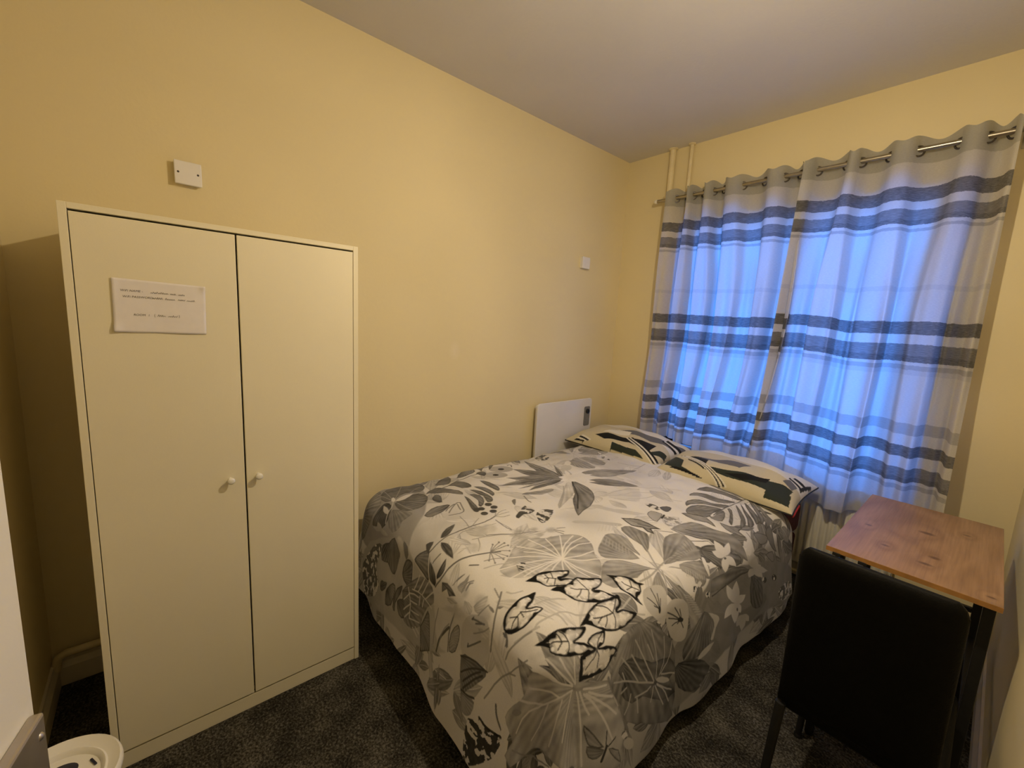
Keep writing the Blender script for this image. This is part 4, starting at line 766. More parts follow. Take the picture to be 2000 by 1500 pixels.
 ('p',0.42,0.36,1,4,[261,1489,262,1537,242,1600,225,1627,227,1629,275,1579,338,1524,297,1538,271,1539,262,1522,261,1496,261,1489]),
 ('p',0.42,0.36,1,4,[248,1445,257,1467,262,1503,262,1522,304,1503,330,1458,341,1413,339,1376,333,1355,274,1403]),
 ('p',0.42,0.36,1,4,[346,1209,304,1259,243,1335,254,1350,328,1320,361,1298,386,1272,386,1250,377,1229,365,1211]),
 ('p',0.42,0.36,1,4,[407,1250,397,1282,395,1324,424,1344,459,1352,481,1351,496,1341,493,1317,484,1292,457,1283,433,1275,416,1258]),
 ('p',0.42,0.36,1,4,[452,1428,463,1445,497,1459,537,1462,585,1452,611,1442,625,1428,620,1421,605,1418,564,1414,511,1420,473,1423]),
 ('p',0.42,0.36,1,4,[505,1350,523,1368,554,1389,591,1397,628,1393,647,1378,656,1361,643,1361,619,1366,591,1363,565,1357,528,1350]),
 ('p',0.42,0.36,1,4,[521,1310,535,1329,575,1349,621,1355,669,1347,692,1335,707,1319,711,1302,699,1295,667,1308,621,1326,559,1319]),
 ('p',0.42,0.36,1,4,[564,1284,570,1306,600,1322,642,1310,679,1291,713,1260,731,1234,722,1230,707,1235,684,1253,657,1270,602,1280]),
 ('p',0.42,0.36,1,4,[565,1250,595,1250,648,1239,691,1230,733,1215,751,1205,760,1197,753,1189,737,1187,704,1195,662,1212,611,1230]),
 ('p',0.42,0.36,1,4,[427,1110,402,1142,389,1186,398,1200,419,1215,448,1243,492,1263,531,1264,547,1254,514,1223,476,1179,445,1137]),
 ('p',0.42,0.36,1,4,[499,1104,484,1118,474,1136,481,1147,499,1152,527,1142,554,1128,549,1116,534,1106,515,1102]),
 ('p',0.42,0.36,1,4,[615,997,593,1021,579,1053,575,1087,583,1116,593,1133,607,1140,615,1125,624,1099,643,1054,651,1019,635,1001]),
 ('p',0.42,0.36,1,4,[235,1404,239,1430,247,1439,257,1467,261,1489,257,1463,240,1430,235,1404]),
 ('p',0.42,0.36,1,4,[228,1643,242,1654,244,1678,247,1678,253,1681,298,1631,324,1592,280,1621,242,1654,238,1642]),
 ('p',0.42,0.36,1,4,[349,1475,336,1500,338,1524,356,1528,384,1522,403,1508,411,1490,383,1479]),
 ('l',0.3,6,[438,1104,426,1140,417,1206,406,1276,371,1360,361,1424,362,1479,366,1502]),
 ('l',0.3,5,[242,1313,235,1328,235,1380,245,1436,260,1468,259,1528,253,1585,227,1630]),
 ('p',0.22,0.22,0,0,[745,1287,749,1281,752,1275,750,1268,748,1263,741,1260,734,1257,727,1259,717,1264,711,1270,705,1278,706,1285,711,1290,717,1293,726,1295,738,1291]),
 ('p',0.22,0.22,0,0,[787,1288,790,1284,792,1279,790,1272,785,1268,781,1263,775,1260,767,1262,762,1264,758,1269,757,1274,758,1281,761,1286,768,1290,773,1292,780,1292]),
 ('p',0.22,0.22,0,0,[814,1262,818,1258,819,1253,818,1245,815,1241,810,1236,802,1236,795,1236,789,1239,784,1244,783,1249,785,1257,788,1260,793,1264,801,1267,808,1266]),
 ('p',0.22,0.22,0,0,[806,1218,810,1212,813,1207,813,1199,809,1194,803,1191,793,1190,786,1192,779,1195,776,1200,774,1206,775,1212,779,1217,783,1221,791,1223,797,1223]),
 ('p',0.22,0.22,0,0,[759,1235,762,1230,765,1225,764,1218,760,1214,755,1209,747,1207,742,1207,735,1209,732,1213,730,1218,732,1225,735,1231,740,1236,747,1237,754,1238]),
 ('p',0.22,0.22,0,0,[751,1214,754,1210,756,1205,754,1199,749,1196,743,1191,736,1190,728,1190,724,1192,720,1197,718,1202,720,1207,726,1212,731,1215,739,1217,745,1217]),
 ('l',0.35,5,[661,1101,650,1112,634,1133,622,1154,612,1178,619,1189,643,1181,666,1173,691,1163,705,1151,708,1137,708,1126,702,1115,695,1104,689,1092,686,1085]),
 ('l',0.35,5,[635,1100,631,1105,623,1116,620,1131,616,1149,615,1158]),
 ('l',0.35,5,[625,1170,677,1154]),
 ('l',0.32,6,[841,890,844,906,838,940,836,971,835,1003,838,1041,853,1079,858,1120,864,1157,861,1189,852,1214,848,1225]),
 ('l',0.5,3,[848,1225,842,1238,831,1261,829,1280,830,1294,831,1302]),
 ('l',0.5,3,[848,1225,847,1237,851,1257,855,1274,857,1290,858,1298]),
 ('l',0.5,3,[848,1225,855,1230,869,1242,878,1255,881,1273,882,1283]),
 ('l',0.5,3,[848,1225,816,1255]),
 ('l',0.5,3,[853,1081,734,1113]),
 ('l',0.5,3,[854,1097,815,1159]),
 ('l',0.5,3,[863,1074,871,1083,885,1105,897,1131,908,1162,910,1180]),
 ('l',0.5,3,[896,1009,885,1015,861,1026,856,1047,873,1072,878,1086]),
 ('l',0.5,3,[935,1040,943,1055,955,1089,976,1123,1004,1159,1014,1180]),
 ('l',0.5,3,[949,1060,959,1055,981,1044,999,1031,1011,1018,1018,1010]),
 ('l',0.5,3,[883,1203,895,1204,926,1202,951,1203,973,1206,982,1206]),
 ('p',0.78,0.78,4,0,[1015,1034,1023,1025,1025,1014,1023,1000,1017,989,1006,980,993,975,979,976,965,981,953,993,946,1007,947,1022,956,1033,969,1039,986,1042,1001,1039]),
 ('p',0.78,0.78,4,0,[953,1159,962,1148,965,1136,962,1121,954,1111,942,1102,928,1095,912,1098,898,1104,887,1117,879,1131,880,1147,891,1158,905,1166,923,1169,941,1164]),
 ('p',0.78,0.78,4,0,[943,1127,951,1116,953,1106,951,1091,945,1077,934,1067,919,1063,903,1065,890,1071,879,1082,872,1097,873,1112,880,1125,895,1132,914,1133,931,1131]),
 ('p',0.3,0.36,1,3,[819,961,829,970,831,980,829,992,823,1004,814,1017,805,1030,795,1043,781,1056,779,1045,781,1034,782,1020,784,1009,790,997,795,985,804,974]),
 ('p',0.26,0.32,1,3,[848,946,864,934,880,928,894,925,910,924,925,922,940,922,957,922,972,923,960,931,947,938,932,946,917,951,901,954,884,955,868,952]),
 ('l',0.32,6,[951,810,956,821,969,841,977,864,981,890,989,912,1000,933,1015,959,1030,993,1048,1025,1063,1061,1071,1077]),
 ('l',0.42,3,[1053,1043,1052,1054,1051,1077,1055,1097,1059,1114,1063,1122]),
 ('p',0.45,0.45,0,0,[1065,1126,1066,1125,1067,1123,1068,1121,1067,1120,1066,1119,1065,1119,1063,1119,1062,1120,1059,1122,1058,1123,1058,1124,1060,1126,1061,1127,1063,1127]),
 ('l',0.42,3,[1053,1043,1050,1053,1044,1075,1042,1094,1042,1111,1043,1119]),
 ('p',0.45,0.45,0,0,[1046,1122,1048,1121,1048,1118,1048,1117,1047,1117,1046,1116,1045,1116,1042,1116,1041,1117,1039,1119,1038,1120,1038,1121,1040,1123,1041,1124,1042,1124,1045,1123]),
 ('l',0.42,3,[1053,1043,1048,1052,1038,1069,1030,1086,1027,1099,1025,1108]),
 ('p',0.45,0.45,0,0,[1027,1109,1028,1109,1029,1107,1030,1104,1028,1103,1027,1103,1025,1103,1023,1103,1022,1104,1020,1106,1019,1108,1019,1110,1020,1111,1021,1111,1023,1111,1025,1111]),
 ('l',0.42,3,[1053,1043,1056,1051,1062,1071,1071,1087,1085,1101,1092,1107]),
 ('p',0.45,0.45,0,0,[1094,1109,1095,1108,1097,1106,1097,1105,1096,1104,1096,1102,1094,1102,1091,1103,1088,1105,1087,1106,1087,1108,1087,1110,1088,1111,1088,1112,1090,1111,1092,1110]),
 ('l',0.42,3,[1053,1043,1059,1049,1070,1060,1086,1069,1103,1075,1115,1076]),
 ('p',0.45,0.45,0,0,[1116,1080,1117,1078,1118,1076,1119,1074,1118,1073,1116,1073,1114,1073,1113,1074,1112,1075,1110,1077,1109,1079,1108,1080,1109,1081,1110,1082,1112,1082,1114,1081]),
 ('l',0.42,3,[1053,1043,1060,1045,1074,1051,1091,1053,1110,1054,1119,1053]),
 ('p',0.45,0.45,0,0,[1122,1056,1123,1055,1124,1053,1124,1051,1123,1050,1122,1049,1121,1049,1118,1049,1117,1051,1115,1054,1114,1055,1114,1056,1115,1057,1116,1058,1117,1058,1120,1058]),
 ('l',0.42,3,[1053,1043,1061,1040,1075,1034,1092,1026,1110,1018,1117,1015]),
 ('p',0.45,0.45,0,0,[1120,1017,1121,1015,1122,1013,1122,1011,1121,1011,1119,1011,1117,1011,1115,1012,1114,1014,1113,1017,1114,1018,1115,1018,1117,1019,1119,1018]),
 ('l',0.42,3,[1053,1043,1058,1038,1065,1031,1076,1022,1087,1011,1093,1006]),
 ('p',0.45,0.45,0,0,[1094,1009,1095,1008,1096,1006,1097,1004,1096,1004,1095,1003,1093,1003,1091,1003,1089,1004,1087,1005,1087,1007,1087,1008,1088,1010,1089,1011,1090,1010,1092,1010]),
 ('l',0.42,3,[1053,1043,1048,1048,1037,1058,1029,1069,1022,1077,1019,1080]),
 ('p',0.45,0.45,0,0,[1022,1082,1023,1081,1024,1079,1024,1077,1022,1076,1021,1076,1019,1077,1016,1077,1015,1078,1013,1081,1013,1082,1014,1083,1016,1084,1018,1084,1020,1084]),
 ('l',0.72,2,[970,992,972,944]),
 ('l',0.72,2,[970,992,975,950]),
 ('l',0.72,2,[970,992,963,967]),
 ('l',0.72,2,[970,992,963,974]),
 ('l',0.72,2,[970,992,941,997]),
 ('l',0.72,2,[970,992,972,983]),
 ('l',0.72,2,[970,992,982,985]),
 ('l',0.72,2,[970,992,1005,978]),
 ('l',0.72,2,[970,992,1012,979]),
 ('p',0.26,0.34,1,0,[947,810,950,824,944,832,937,840,928,846,916,852,903,858,890,862,875,867,878,856,882,847,885,837,891,828,901,820,911,814,927,810]),
 ('p',0.28,0.36,1,0,[949,836,962,849,967,859,969,869,968,878,964,886,958,894,949,902,940,910,940,900,940,891,941,881,941,871,941,862,941,853,942,844]),
 ('l',0.35,5,[891,869,891,874,894,886,896,896,897,905,898,910]),
 ('p',0.36,0.32,1,6,[773,833,777,850,788,867,805,881,821,892,829,894,839,890,852,882,869,868,892,841,901,809,886,807,860,814,829,817,799,823,781,827]),
 ('p',0.42,0.38,1,6,[703,736,702,761,707,784,713,799,727,810,745,816,765,815,775,804,781,784,783,764,784,744,783,724,775,713,751,713,725,718,711,726]),
 ('p',0.25,0.25,0,0,[789,905,797,922,810,933,822,920,830,902,836,889,832,882,810,891]),
 ('p',0.3,0.26,1,0,[983,843,1012,855,1048,850,1078,842,1046,822,1021,837,999,816]),
 ('l',0.82,5,[846,886,906,812]),
 ('l',0.78,4,[792,740,769,825]),
 ('p',0.32,0.36,1,4,[579,842,619,826,655,805,662,790,660,771,655,734,643,703,626,699,607,704,590,712,571,720,540,711,508,707,488,734,487,768,514,789,547,807,560,830]),
 ('p',0.36,0.36,0,0,[651,859,669,859,697,851,712,838,723,827,723,811,715,801,697,811,677,831,658,848]),
 ('p',0.7,0.66,0,0,[597,848,603,857,627,860,649,851,671,829,681,801,685,765,673,721,659,682,652,651,650,648,651,706,655,768,658,792,655,805,625,828]),
 ('p',0.36,0.42,1,5,[543,604,538,615,539,627,550,639,564,647,581,648,594,644,595,635,590,620,577,605,565,594,551,595]),
 ('p',0.36,0.42,1,5,[602,625,621,647,643,664,662,663,673,645,669,608,659,568,635,552,613,551,605,568,601,591,597,609]),
 ('p',0.36,0.42,1,5,[675,639,685,662,698,676,713,691,723,694,723,678,717,650,703,622,691,598,693,576,697,562,684,559,673,569,669,603]),
 ('p',0.36,0.42,1,5,[701,612,718,629,742,641,755,640,766,630,775,603,776,577,758,567,734,568,711,587]),
 ('p',0.34,0.3,2,0,[303,588,331,643,375,706,419,746,458,767,479,765,486,749,475,711,459,670,466,643,487,627,512,613,529,596,520,568,490,534,414,485,359,461,335,484,323,518,307,547]),
 ('p',0.66,0.66,0,0,[459,670,478,689,509,704,545,703,579,699,613,695,636,686,625,667,601,650,568,640,536,635,512,633,493,636,468,650]),
 ('p',0.44,0.48,1,0,[727,675,752,713,788,753,821,781,859,804,898,807,931,797,950,772,955,745,938,726,916,703,900,669,888,640,886,621,881,603,862,583,839,569,808,566,779,570,769,590,764,616,741,644]),
 ('l',0.82,5,[769,710,779,697,796,673,806,644,810,611,811,597]),
 ('l',0.82,5,[784,689,753,646]),
 ('l',0.82,5,[805,657,766,607]),
 ('l',0.82,5,[809,621,781,586]),
 ('l',0.82,5,[783,692,795,696,815,705,829,708,841,708,848,709]),
 ('l',0.82,5,[803,669,845,675]),
 ('l',0.82,5,[817,633,863,638]),
 ('l',0.82,5,[811,597,873,611]),
 ('l',0.82,5,[799,718,812,722,839,731,865,732,889,725,911,720,931,717,943,716]),
 ('l',0.82,5,[810,721,835,797]),
 ('l',0.82,5,[841,735,871,801]),
 ('l',0.82,5,[869,735,900,802]),
 ('l',0.82,5,[894,726,946,786]),
 ('l',0.82,5,[856,721,859,678]),
 ('l',0.82,5,[883,717,880,681]),
 ('l',0.82,5,[838,574,872,556]),
 ('l',0.82,5,[855,584,878,571]),
 ('p',0.42,0.46,1,4,[881,603,919,689,933,682,971,557,905,514]),
 ('l',0.22,9,[1025,603,1027,618,1030,646,1043,680,1067,715,1080,731]),
 ('l',0.45,5,[990,606,988,621,985,653,985,689,991,726,993,744]),
 ('p',0.6,0.6,1,3,[1096,720,1107,750,1122,770,1132,770,1139,762,1143,749,1145,731,1143,707,1138,684,1122,667,1106,662,1096,687]),
 ('l',0.38,6,[1099,657,1094,676,1086,708,1086,743,1093,783,1096,800]),
 ('p',0.66,0.76,0,0,[1094,799,1089,801,1082,802,1075,800,1066,798,1058,795,1049,790,1039,786,1029,779,1036,778,1044,779,1051,780,1058,781,1068,784,1075,787,1084,792]),
 ('p',0.66,0.76,0,0,[1094,799,1107,804,1117,811,1126,819,1133,825,1140,833,1146,840,1150,847,1154,853,1145,848,1137,843,1129,837,1121,831,1114,823,1106,816,1099,808]),
 ('p',0.66,0.76,0,0,[1094,799,1097,795,1100,793,1105,793,1110,793,1116,795,1121,796,1129,799,1135,802,1132,804,1128,806,1123,807,1119,808,1115,808,1109,806,1103,804]),
 ('p',0.66,0.76,0,0,[1094,799,1083,797,1072,794,1061,790,1049,783,1037,777,1025,768,1011,759,997,750,1011,753,1023,757,1036,763,1048,770,1059,775,1071,782,1083,790]),
 ('p',0.66,0.76,0,0,[1094,799,1101,805,1103,810,1104,814,1103,817,1101,819,1098,822,1095,824,1090,825,1088,820,1086,816,1084,812,1083,808,1083,803,1085,801,1088,799]),
 ('l',0.4,6,[1305,793,1302,815,1292,851,1276,887,1252,929,1237,949]),
 ('l',0.5,4,[1245,932,1206,944]),
 ('p',0.45,0.45,0,0,[1268,886,1265,889,1261,891,1256,893,1251,894,1246,894,1240,894,1234,893,1229,892,1234,890,1238,888,1242,886,1247,885,1252,884,1257,884,1262,883]),
 ('p',0.45,0.45,0,0,[1266,901,1271,902,1275,903,1278,904,1281,906,1282,909,1284,912,1285,914,1286,917,1282,916,1278,914,1274,913,1271,912,1268,910,1267,908,1266,906]),
 ('l',0.7,4,[1108,972,1114,982,1124,1004,1134,1027,1147,1051,1155,1061]),
 ('l',0.3,5,[1190,828,1193,830,1200,833,1215,837,1239,841,1250,843]),
 ('l',0.3,5,[1190,828,1194,836]),
 ('l',0.3,5,[1211,827,1236,839]),
 ('l',0.3,5,[1192,742,1200,749,1214,761,1228,772,1244,786,1251,792]),
 ('l',0.3,5,[1192,742,1193,753]),
 ('l',0.3,5,[1053,945,1079,967]),
 ('l',0.3,5,[1048,883,1058,904]),
 ('l',0.3,5,[1108,883,1107,904]),
 ('p',0.7,0.7,4,0,[1127,889,1132,878,1133,867,1127,856,1115,846,1101,841,1086,839,1073,842,1063,851,1057,862,1056,874,1062,884,1073,893,1086,897,1101,898,1115,895]),
 ('p',0.7,0.7,4,0,[1227,899,1233,890,1234,878,1230,870,1218,862,1205,858,1191,857,1178,861,1168,869,1163,878,1162,889,1166,899,1176,906,1187,910,1201,911,1216,907]),
 ('p',0.7,0.7,4,0,[1266,879,1271,870,1270,860,1264,851,1253,845,1239,842,1226,841,1213,844,1205,851,1201,861,1202,871,1208,880,1217,888,1229,892,1242,892,1256,888]),
 ('p',0.7,0.7,4,0,[1150,833,1152,820,1149,806,1137,793,1122,782,1105,776,1091,775,1078,778,1071,787,1070,800,1076,814,1086,827,1098,838,1111,845,1127,846,1140,841]),
 ('p',0.62,0.72,1,0,[1066,869,1071,884,1080,899,1082,915,1083,923,1093,909,1099,889,1101,875,1096,866,1079,864]),
 ('p',0.68,0.78,1,0,[1176,860,1181,875,1192,892,1198,906,1206,913,1215,900,1218,881,1216,864,1208,853,1190,852]),
 ('p',0.66,0.76,1,0,[1125,855,1145,859,1170,856,1178,847,1176,834,1161,827,1144,826,1131,840]),
 ('p',0.72,0.82,1,0,[1228,822,1244,828,1266,831,1282,827,1287,820,1273,812,1252,805,1235,813]),
 ('p',0.6,0.7,1,0,[1035,813,1049,819,1070,827,1089,830,1099,828,1086,818,1064,806,1044,807]),
 ('l',0.5,4,[1096,866,1095,873,1094,889,1098,902,1109,914,1114,919]),
 ('l',0.5,4,[1109,882,1110,888,1108,899,1110,906,1114,910,1117,912]),
 ('l',0.5,4,[1042,862,1044,869,1047,882,1051,894,1060,907,1063,912]),
 ('l',0.5,4,[1210,851,1231,894]),
 ('l',0.5,4,[1080,994,1114,1063]),
 ('l',0.5,4,[1035,633,1037,650,1042,686,1054,711,1070,732,1076,742]),
 ('l',0.5,4,[1211,795,1222,802,1243,817,1259,828,1270,839,1274,843]),
 ('p',0.2,0.2,2,0,[1202,1092,1204,1088,1205,1084,1206,1078,1202,1074,1198,1072,1193,1071,1188,1072,1185,1073,1182,1076,1182,1081,1182,1085,1185,1091,1189,1093,1192,1095,1197,1095]),
 ('l',0.1,7,[1181,1089,1188,1098]),
 ('l',0.12,6,[1197,1064,1214,1068]),
 ('l',0.4,4,[1179,1069,1208,1055]),
 ('p',0.42,0.46,1,0,[1169,691,1187,711,1221,717,1268,726,1304,726,1305,711,1290,685,1262,648,1232,610,1217,580,1206,574,1183,627]),
 ('l',0.2,6,[1169,691,1183,699,1211,713,1247,723,1288,726,1308,727]),
 ('l',0.2,6,[1185,641,1198,656,1227,681,1253,702,1278,717,1289,722]),
 ('l',0.2,6,[1210,597,1219,613,1242,647,1261,671,1281,693,1290,703]),
 ('l',0.2,6,[1202,587,1210,589,1227,592,1246,600,1263,611,1272,615]),
 ('l',0.2,6,[1204,619,1212,633,1229,655,1248,677,1267,698,1278,709]),
 ('p',0.5,0.55,1,0,[1204,579,1218,587,1236,592,1260,604,1276,604,1277,581,1269,555,1254,540,1238,532,1226,533,1216,541,1206,560]),
 ('p',0.16,0.2,2,0,[1261,539,1284,551,1308,556,1310,568,1312,578,1327,575,1347,571,1380,579,1427,578,1440,559,1419,522,1391,497,1372,469,1339,434,1302,401,1290,401,1273,401,1264,424,1259,460,1256,502]),
 ('l',0.08,9,[1312,578,1323,577,1339,573,1363,574,1392,576,1429,576]),
 ('l',0.5,5,[1318,645,1329,665,1348,708,1375,747,1414,792,1445,822,1455,843,1460,852]),
 ('l',0.5,5,[1402,776,1433,783]),
 ('l',0.5,5,[1456,838,1486,845]),
 ('l',0.5,5,[1375,805,1377,813,1379,827,1388,847,1401,873,1410,891,1420,905,1424,912]),
 ('l',0.26,6,[1368,658,1370,650,1375,635,1384,621,1396,607,1408,598]),
 ('l',0.5,5,[1553,609,1583,624,1653,640,1725,681,1768,728,1780,752]),
 ('p',0.3,0.4,2,0,[1322,855,1333,862,1350,866,1364,854,1372,839,1368,833,1360,833,1359,843,1354,854,1336,854]),
 ('p',0.58,0.5,1,4,[1868,1087,1814,1051,1768,1011,1785,1009,1816,1017,1829,1022,1838,1030,1858,1063]),
 ('p',0.36,0.45,1,3,[1875,1086,1847,1054,1834,1020,1849,1016,1869,1023,1881,1038,1887,1055,1885,1077]),
 ('p',0.5,0.6,1,3,[1883,1105,1893,1126,1921,1153,1949,1160,1968,1161,1956,1149,1929,1130,1901,1112]),
 ('l',0.08,11,[1873,1097,1904,1073]),
 ('l',0.12,4,[1870,1094,1831,1101]),
 ('l',0.12,4,[1876,1105,1871,1141]),
 ('p',0.7,0.7,0,0,[1958,1230,1964,1227,1967,1223,1965,1214,1960,1205,1952,1195,1941,1186,1931,1181,1920,1178,1916,1182,1913,1188,1915,1197,1919,1206,1928,1216,1938,1225,1949,1229]),
 ('p',0.3,0.3,2,0,[1910,1203,1913,1200,1916,1197,1915,1191,1913,1185,1907,1180,1901,1176,1893,1172,1888,1170,1885,1174,1883,1176,1884,1182,1886,1186,1892,1193,1897,1197,1904,1201]),
 ('p',0.97,0.97,3,0,[1260,1038,1261,1047,1264,1063,1263,1080,1262,1097,1264,1111,1270,1126,1278,1140,1288,1156,1296,1183,1304,1204,1308,1210,1312,1208,1317,1202,1323,1191,1328,1177,1330,1162,1328,1149,1328,1145,1331,1153,1336,1167,1344,1180,1353,1190,1363,1192,1372,1187,1376,1174,1377,1157,1372,1143,1362,1130,1353,1116,1342,1101,1334,1089,1327,1078,1318,1074,1310,1071,1301,1069,1293,1065,1283,1056,1272,1047,1264,1040]),
 ('l',0.12,3,[1318,1131,1313,1126,1303,1117,1296,1109,1294,1102,1293,1098]),
 ('l',0.12,3,[1316,1130,1319,1126,1324,1120,1329,1113,1335,1105,1337,1102]),
 ('l',0.12,3,[1299,1112,1282,1112]),
 ('l',0.12,3,[1308,1125,1285,1137]),
 ('l',0.12,3,[1300,1112,1311,1092]),
 ('p',0.97,0.97,3,0,[1346,1075,1344,1087,1346,1106,1355,1117,1361,1132,1359,1156,1351,1184,1347,1197,1348,1208,1360,1221,1372,1238,1380,1265,1389,1284,1397,1288,1404,1282,1412,1272,1420,1254,1425,1237,1428,1220,1427,1207,1426,1202,1429,1212,1436,1226,1444,1235,1454,1243,1464,1253,1473,1260,1477,1265,1479,1265,1481,1254,1480,1238,1479,1215,1474,1194,1466,1175,1456,1158,1449,1142,1440,1129,1432,1119,1421,1112,1408,1108,1394,1105,1379,1101,1367,1096,1355,1082]),
 ('l',0.12,3,[1415,1189,1411,1185,1404,1176,1399,1166,1396,1156,1391,1148,1384,1142,1380,1138]),
 ('l',0.12,3,[1402,1170,1404,1165,1409,1158,1414,1147,1416,1136,1418,1129]),
 ('l',0.12,3,[1416,1191,1419,1187,1426,1182,1432,1173,1441,1161,1445,1155]),
 ('l',0.12,3,[1413,1188,1407,1189,1394,1190,1381,1191,1365,1195,1357,1196]),
 ('p',0.97,0.97,3,0,[1393,1318,1401,1327,1414,1343,1427,1361,1442,1374,1456,1382,1467,1386,1475,1386,1483,1389,1492,1400,1500,1409,1499,1402,1496,1391,1503,1384,1510,1378,1513,1371,1515,1362,1515,1353,1518,1346,1535,1344,1549,1346,1543,1340,1528,1333,1511,1328,1493,1320,1480,1311,1468,1304,1458,1306,1445,1309,1433,1314,1421,1320,1403,1320]),
 ('l',0.12,3,[1502,1372,1497,1368,1486,1359,1476,1351,1469,1345,1461,1340,1454,1339,1449,1339]),
 ('l',0.12,3,[1483,1355,1461,1370]),
 ('l',0.12,3,[1481,1353,1480,1328]),
 ('p',0.97,0.97,3,0,[1321,1029,1327,1024,1334,1012,1343,1000,1351,986,1355,969,1358,959,1365,968,1370,985,1378,991,1384,995,1389,996,1393,994,1397,981,1398,965,1400,953,1401,942,1400,929,1398,916,1394,906,1388,898,1378,885,1366,873,1354,867,1343,865,1332,868,1325,874,1319,880,1315,887,1311,896,1309,906,1309,918,1310,931,1311,947,1311,967,1313,985,1315,1002,1317,1020]),
 ('l',0.12,3,[1351,935,1352,931,1351,922,1350,913,1350,905,1351,897,1355,888,1357,884]),
 ('l',0.12,3,[1351,918,1331,904]),
 ('l',0.12,3,[1353,919,1358,916,1365,909,1371,903,1373,896,1374,893]),
 ('l',0.12,3,[1351,935,1356,938,1366,946,1375,957,1381,970,1384,979]),
 ('l',0.12,3,[1352,934,1371,929]),
 ('p',0.97,0.97,3,0,[1629,999,1617,1000,1600,1003,1590,1006,1581,1008,1572,1010,1565,1016,1566,1031,1569,1050,1575,1067,1574,1077,1560,1065,1544,1055,1536,1067,1532,1087,1532,1107,1534,1125,1535,1141,1538,1147,1548,1141,1560,1131,1567,1124,1571,1117,1574,1102,1576,1095,1578,1108,1580,1128,1588,1143,1598,1158,1607,1168,1617,1173,1624,1163,1630,1149,1638,1138,1644,1126,1649,1114,1650,1097,1648,1074,1646,1053,1639,1034,1633,1019,1632,1006]),
 ('l',0.12,3,[1580,1084,1583,1080,1591,1072,1596,1064,1598,1051,1602,1042,1605,1032,1608,1028]),
 ('l',0.12,3,[1582,1084,1588,1086,1597,1088,1608,1084,1621,1078,1628,1076]),
 ('l',0.12,3,[1580,1084,1573,1087,1559,1097,1550,1108,1544,1123,1540,1130]),
 ('p',0.97,0.97,3,0,[1497,1058,1493,1066,1488,1081,1484,1094,1478,1110,1472,1133,1467,1156,1467,1176,1470,1195,1475,1215,1478,1238,1476,1258,1475,1270,1478,1276,1484,1277,1493,1272,1502,1268,1509,1258,1515,1244,1516,1234,1518,1229,1519,1237,1522,1251,1531,1263,1541,1275,1551,1291,1560,1302,1564,1295,1566,1281,1568,1265,1568,1247,1568,1228,1565,1207,1562,1187,1554,1168,1544,1150,1534,1136,1524,1123,1516,1111,1508,1098,1500,1084,1498,1068]),
 ('l',0.12,3,[1516,1205,1515,1197,1513,1185,1510,1172,1507,1158,1503,1146,1499,1131,1497,1125]),
 ('l',0.12,3,[1516,1205,1510,1202,1497,1196,1485,1185,1474,1168,1469,1160]),
 ('l',0.12,3,[1511,1178,1514,1176,1520,1173,1526,1166,1530,1158,1532,1153]),
 ('l',0.12,3,[1519,1208,1523,1206,1531,1205,1540,1200,1548,1193,1552,1188]),
 ('l',0.12,3,[1506,1159,1513,1134]),
 ('l',0.12,3,[1516,1205,1514,1210,1509,1219,1502,1231,1491,1248,1486,1257]),
 ('p',0.97,0.97,3,0,[1456,895,1460,905,1467,920,1468,932,1468,946,1470,960,1473,976,1480,997,1486,1019,1492,1040,1497,1057,1501,1072,1505,1079,1511,1075,1516,1064,1521,1046,1523,1026,1524,1015,1524,1011,1529,1025,1538,1045,1553,1061,1569,1074,1575,1079,1575,1075,1576,1061,1571,1041,1564,1019,1556,997,1551,978,1542,962,1530,945,1520,933,1510,924,1502,920,1497,922,1493,924,1486,919,1477,912,1464,900]),
 ('l',0.12,3,[1514,991,1512,986,1507,976,1502,966,1495,956,1490,946,1488,935,1486,930]),
 ('l',0.12,3,[1503,970,1499,970,1490,970,1482,968,1475,962,1472,961]),
 ('l',0.12,3,[1514,991,1509,991,1498,990,1490,987,1484,982,1480,979]),
 ('l',0.12,3,[1516,992,1520,990,1527,986,1533,981,1538,971,1541,968]),
 ('l',0.12,3,[1506,970,1513,946]),
]
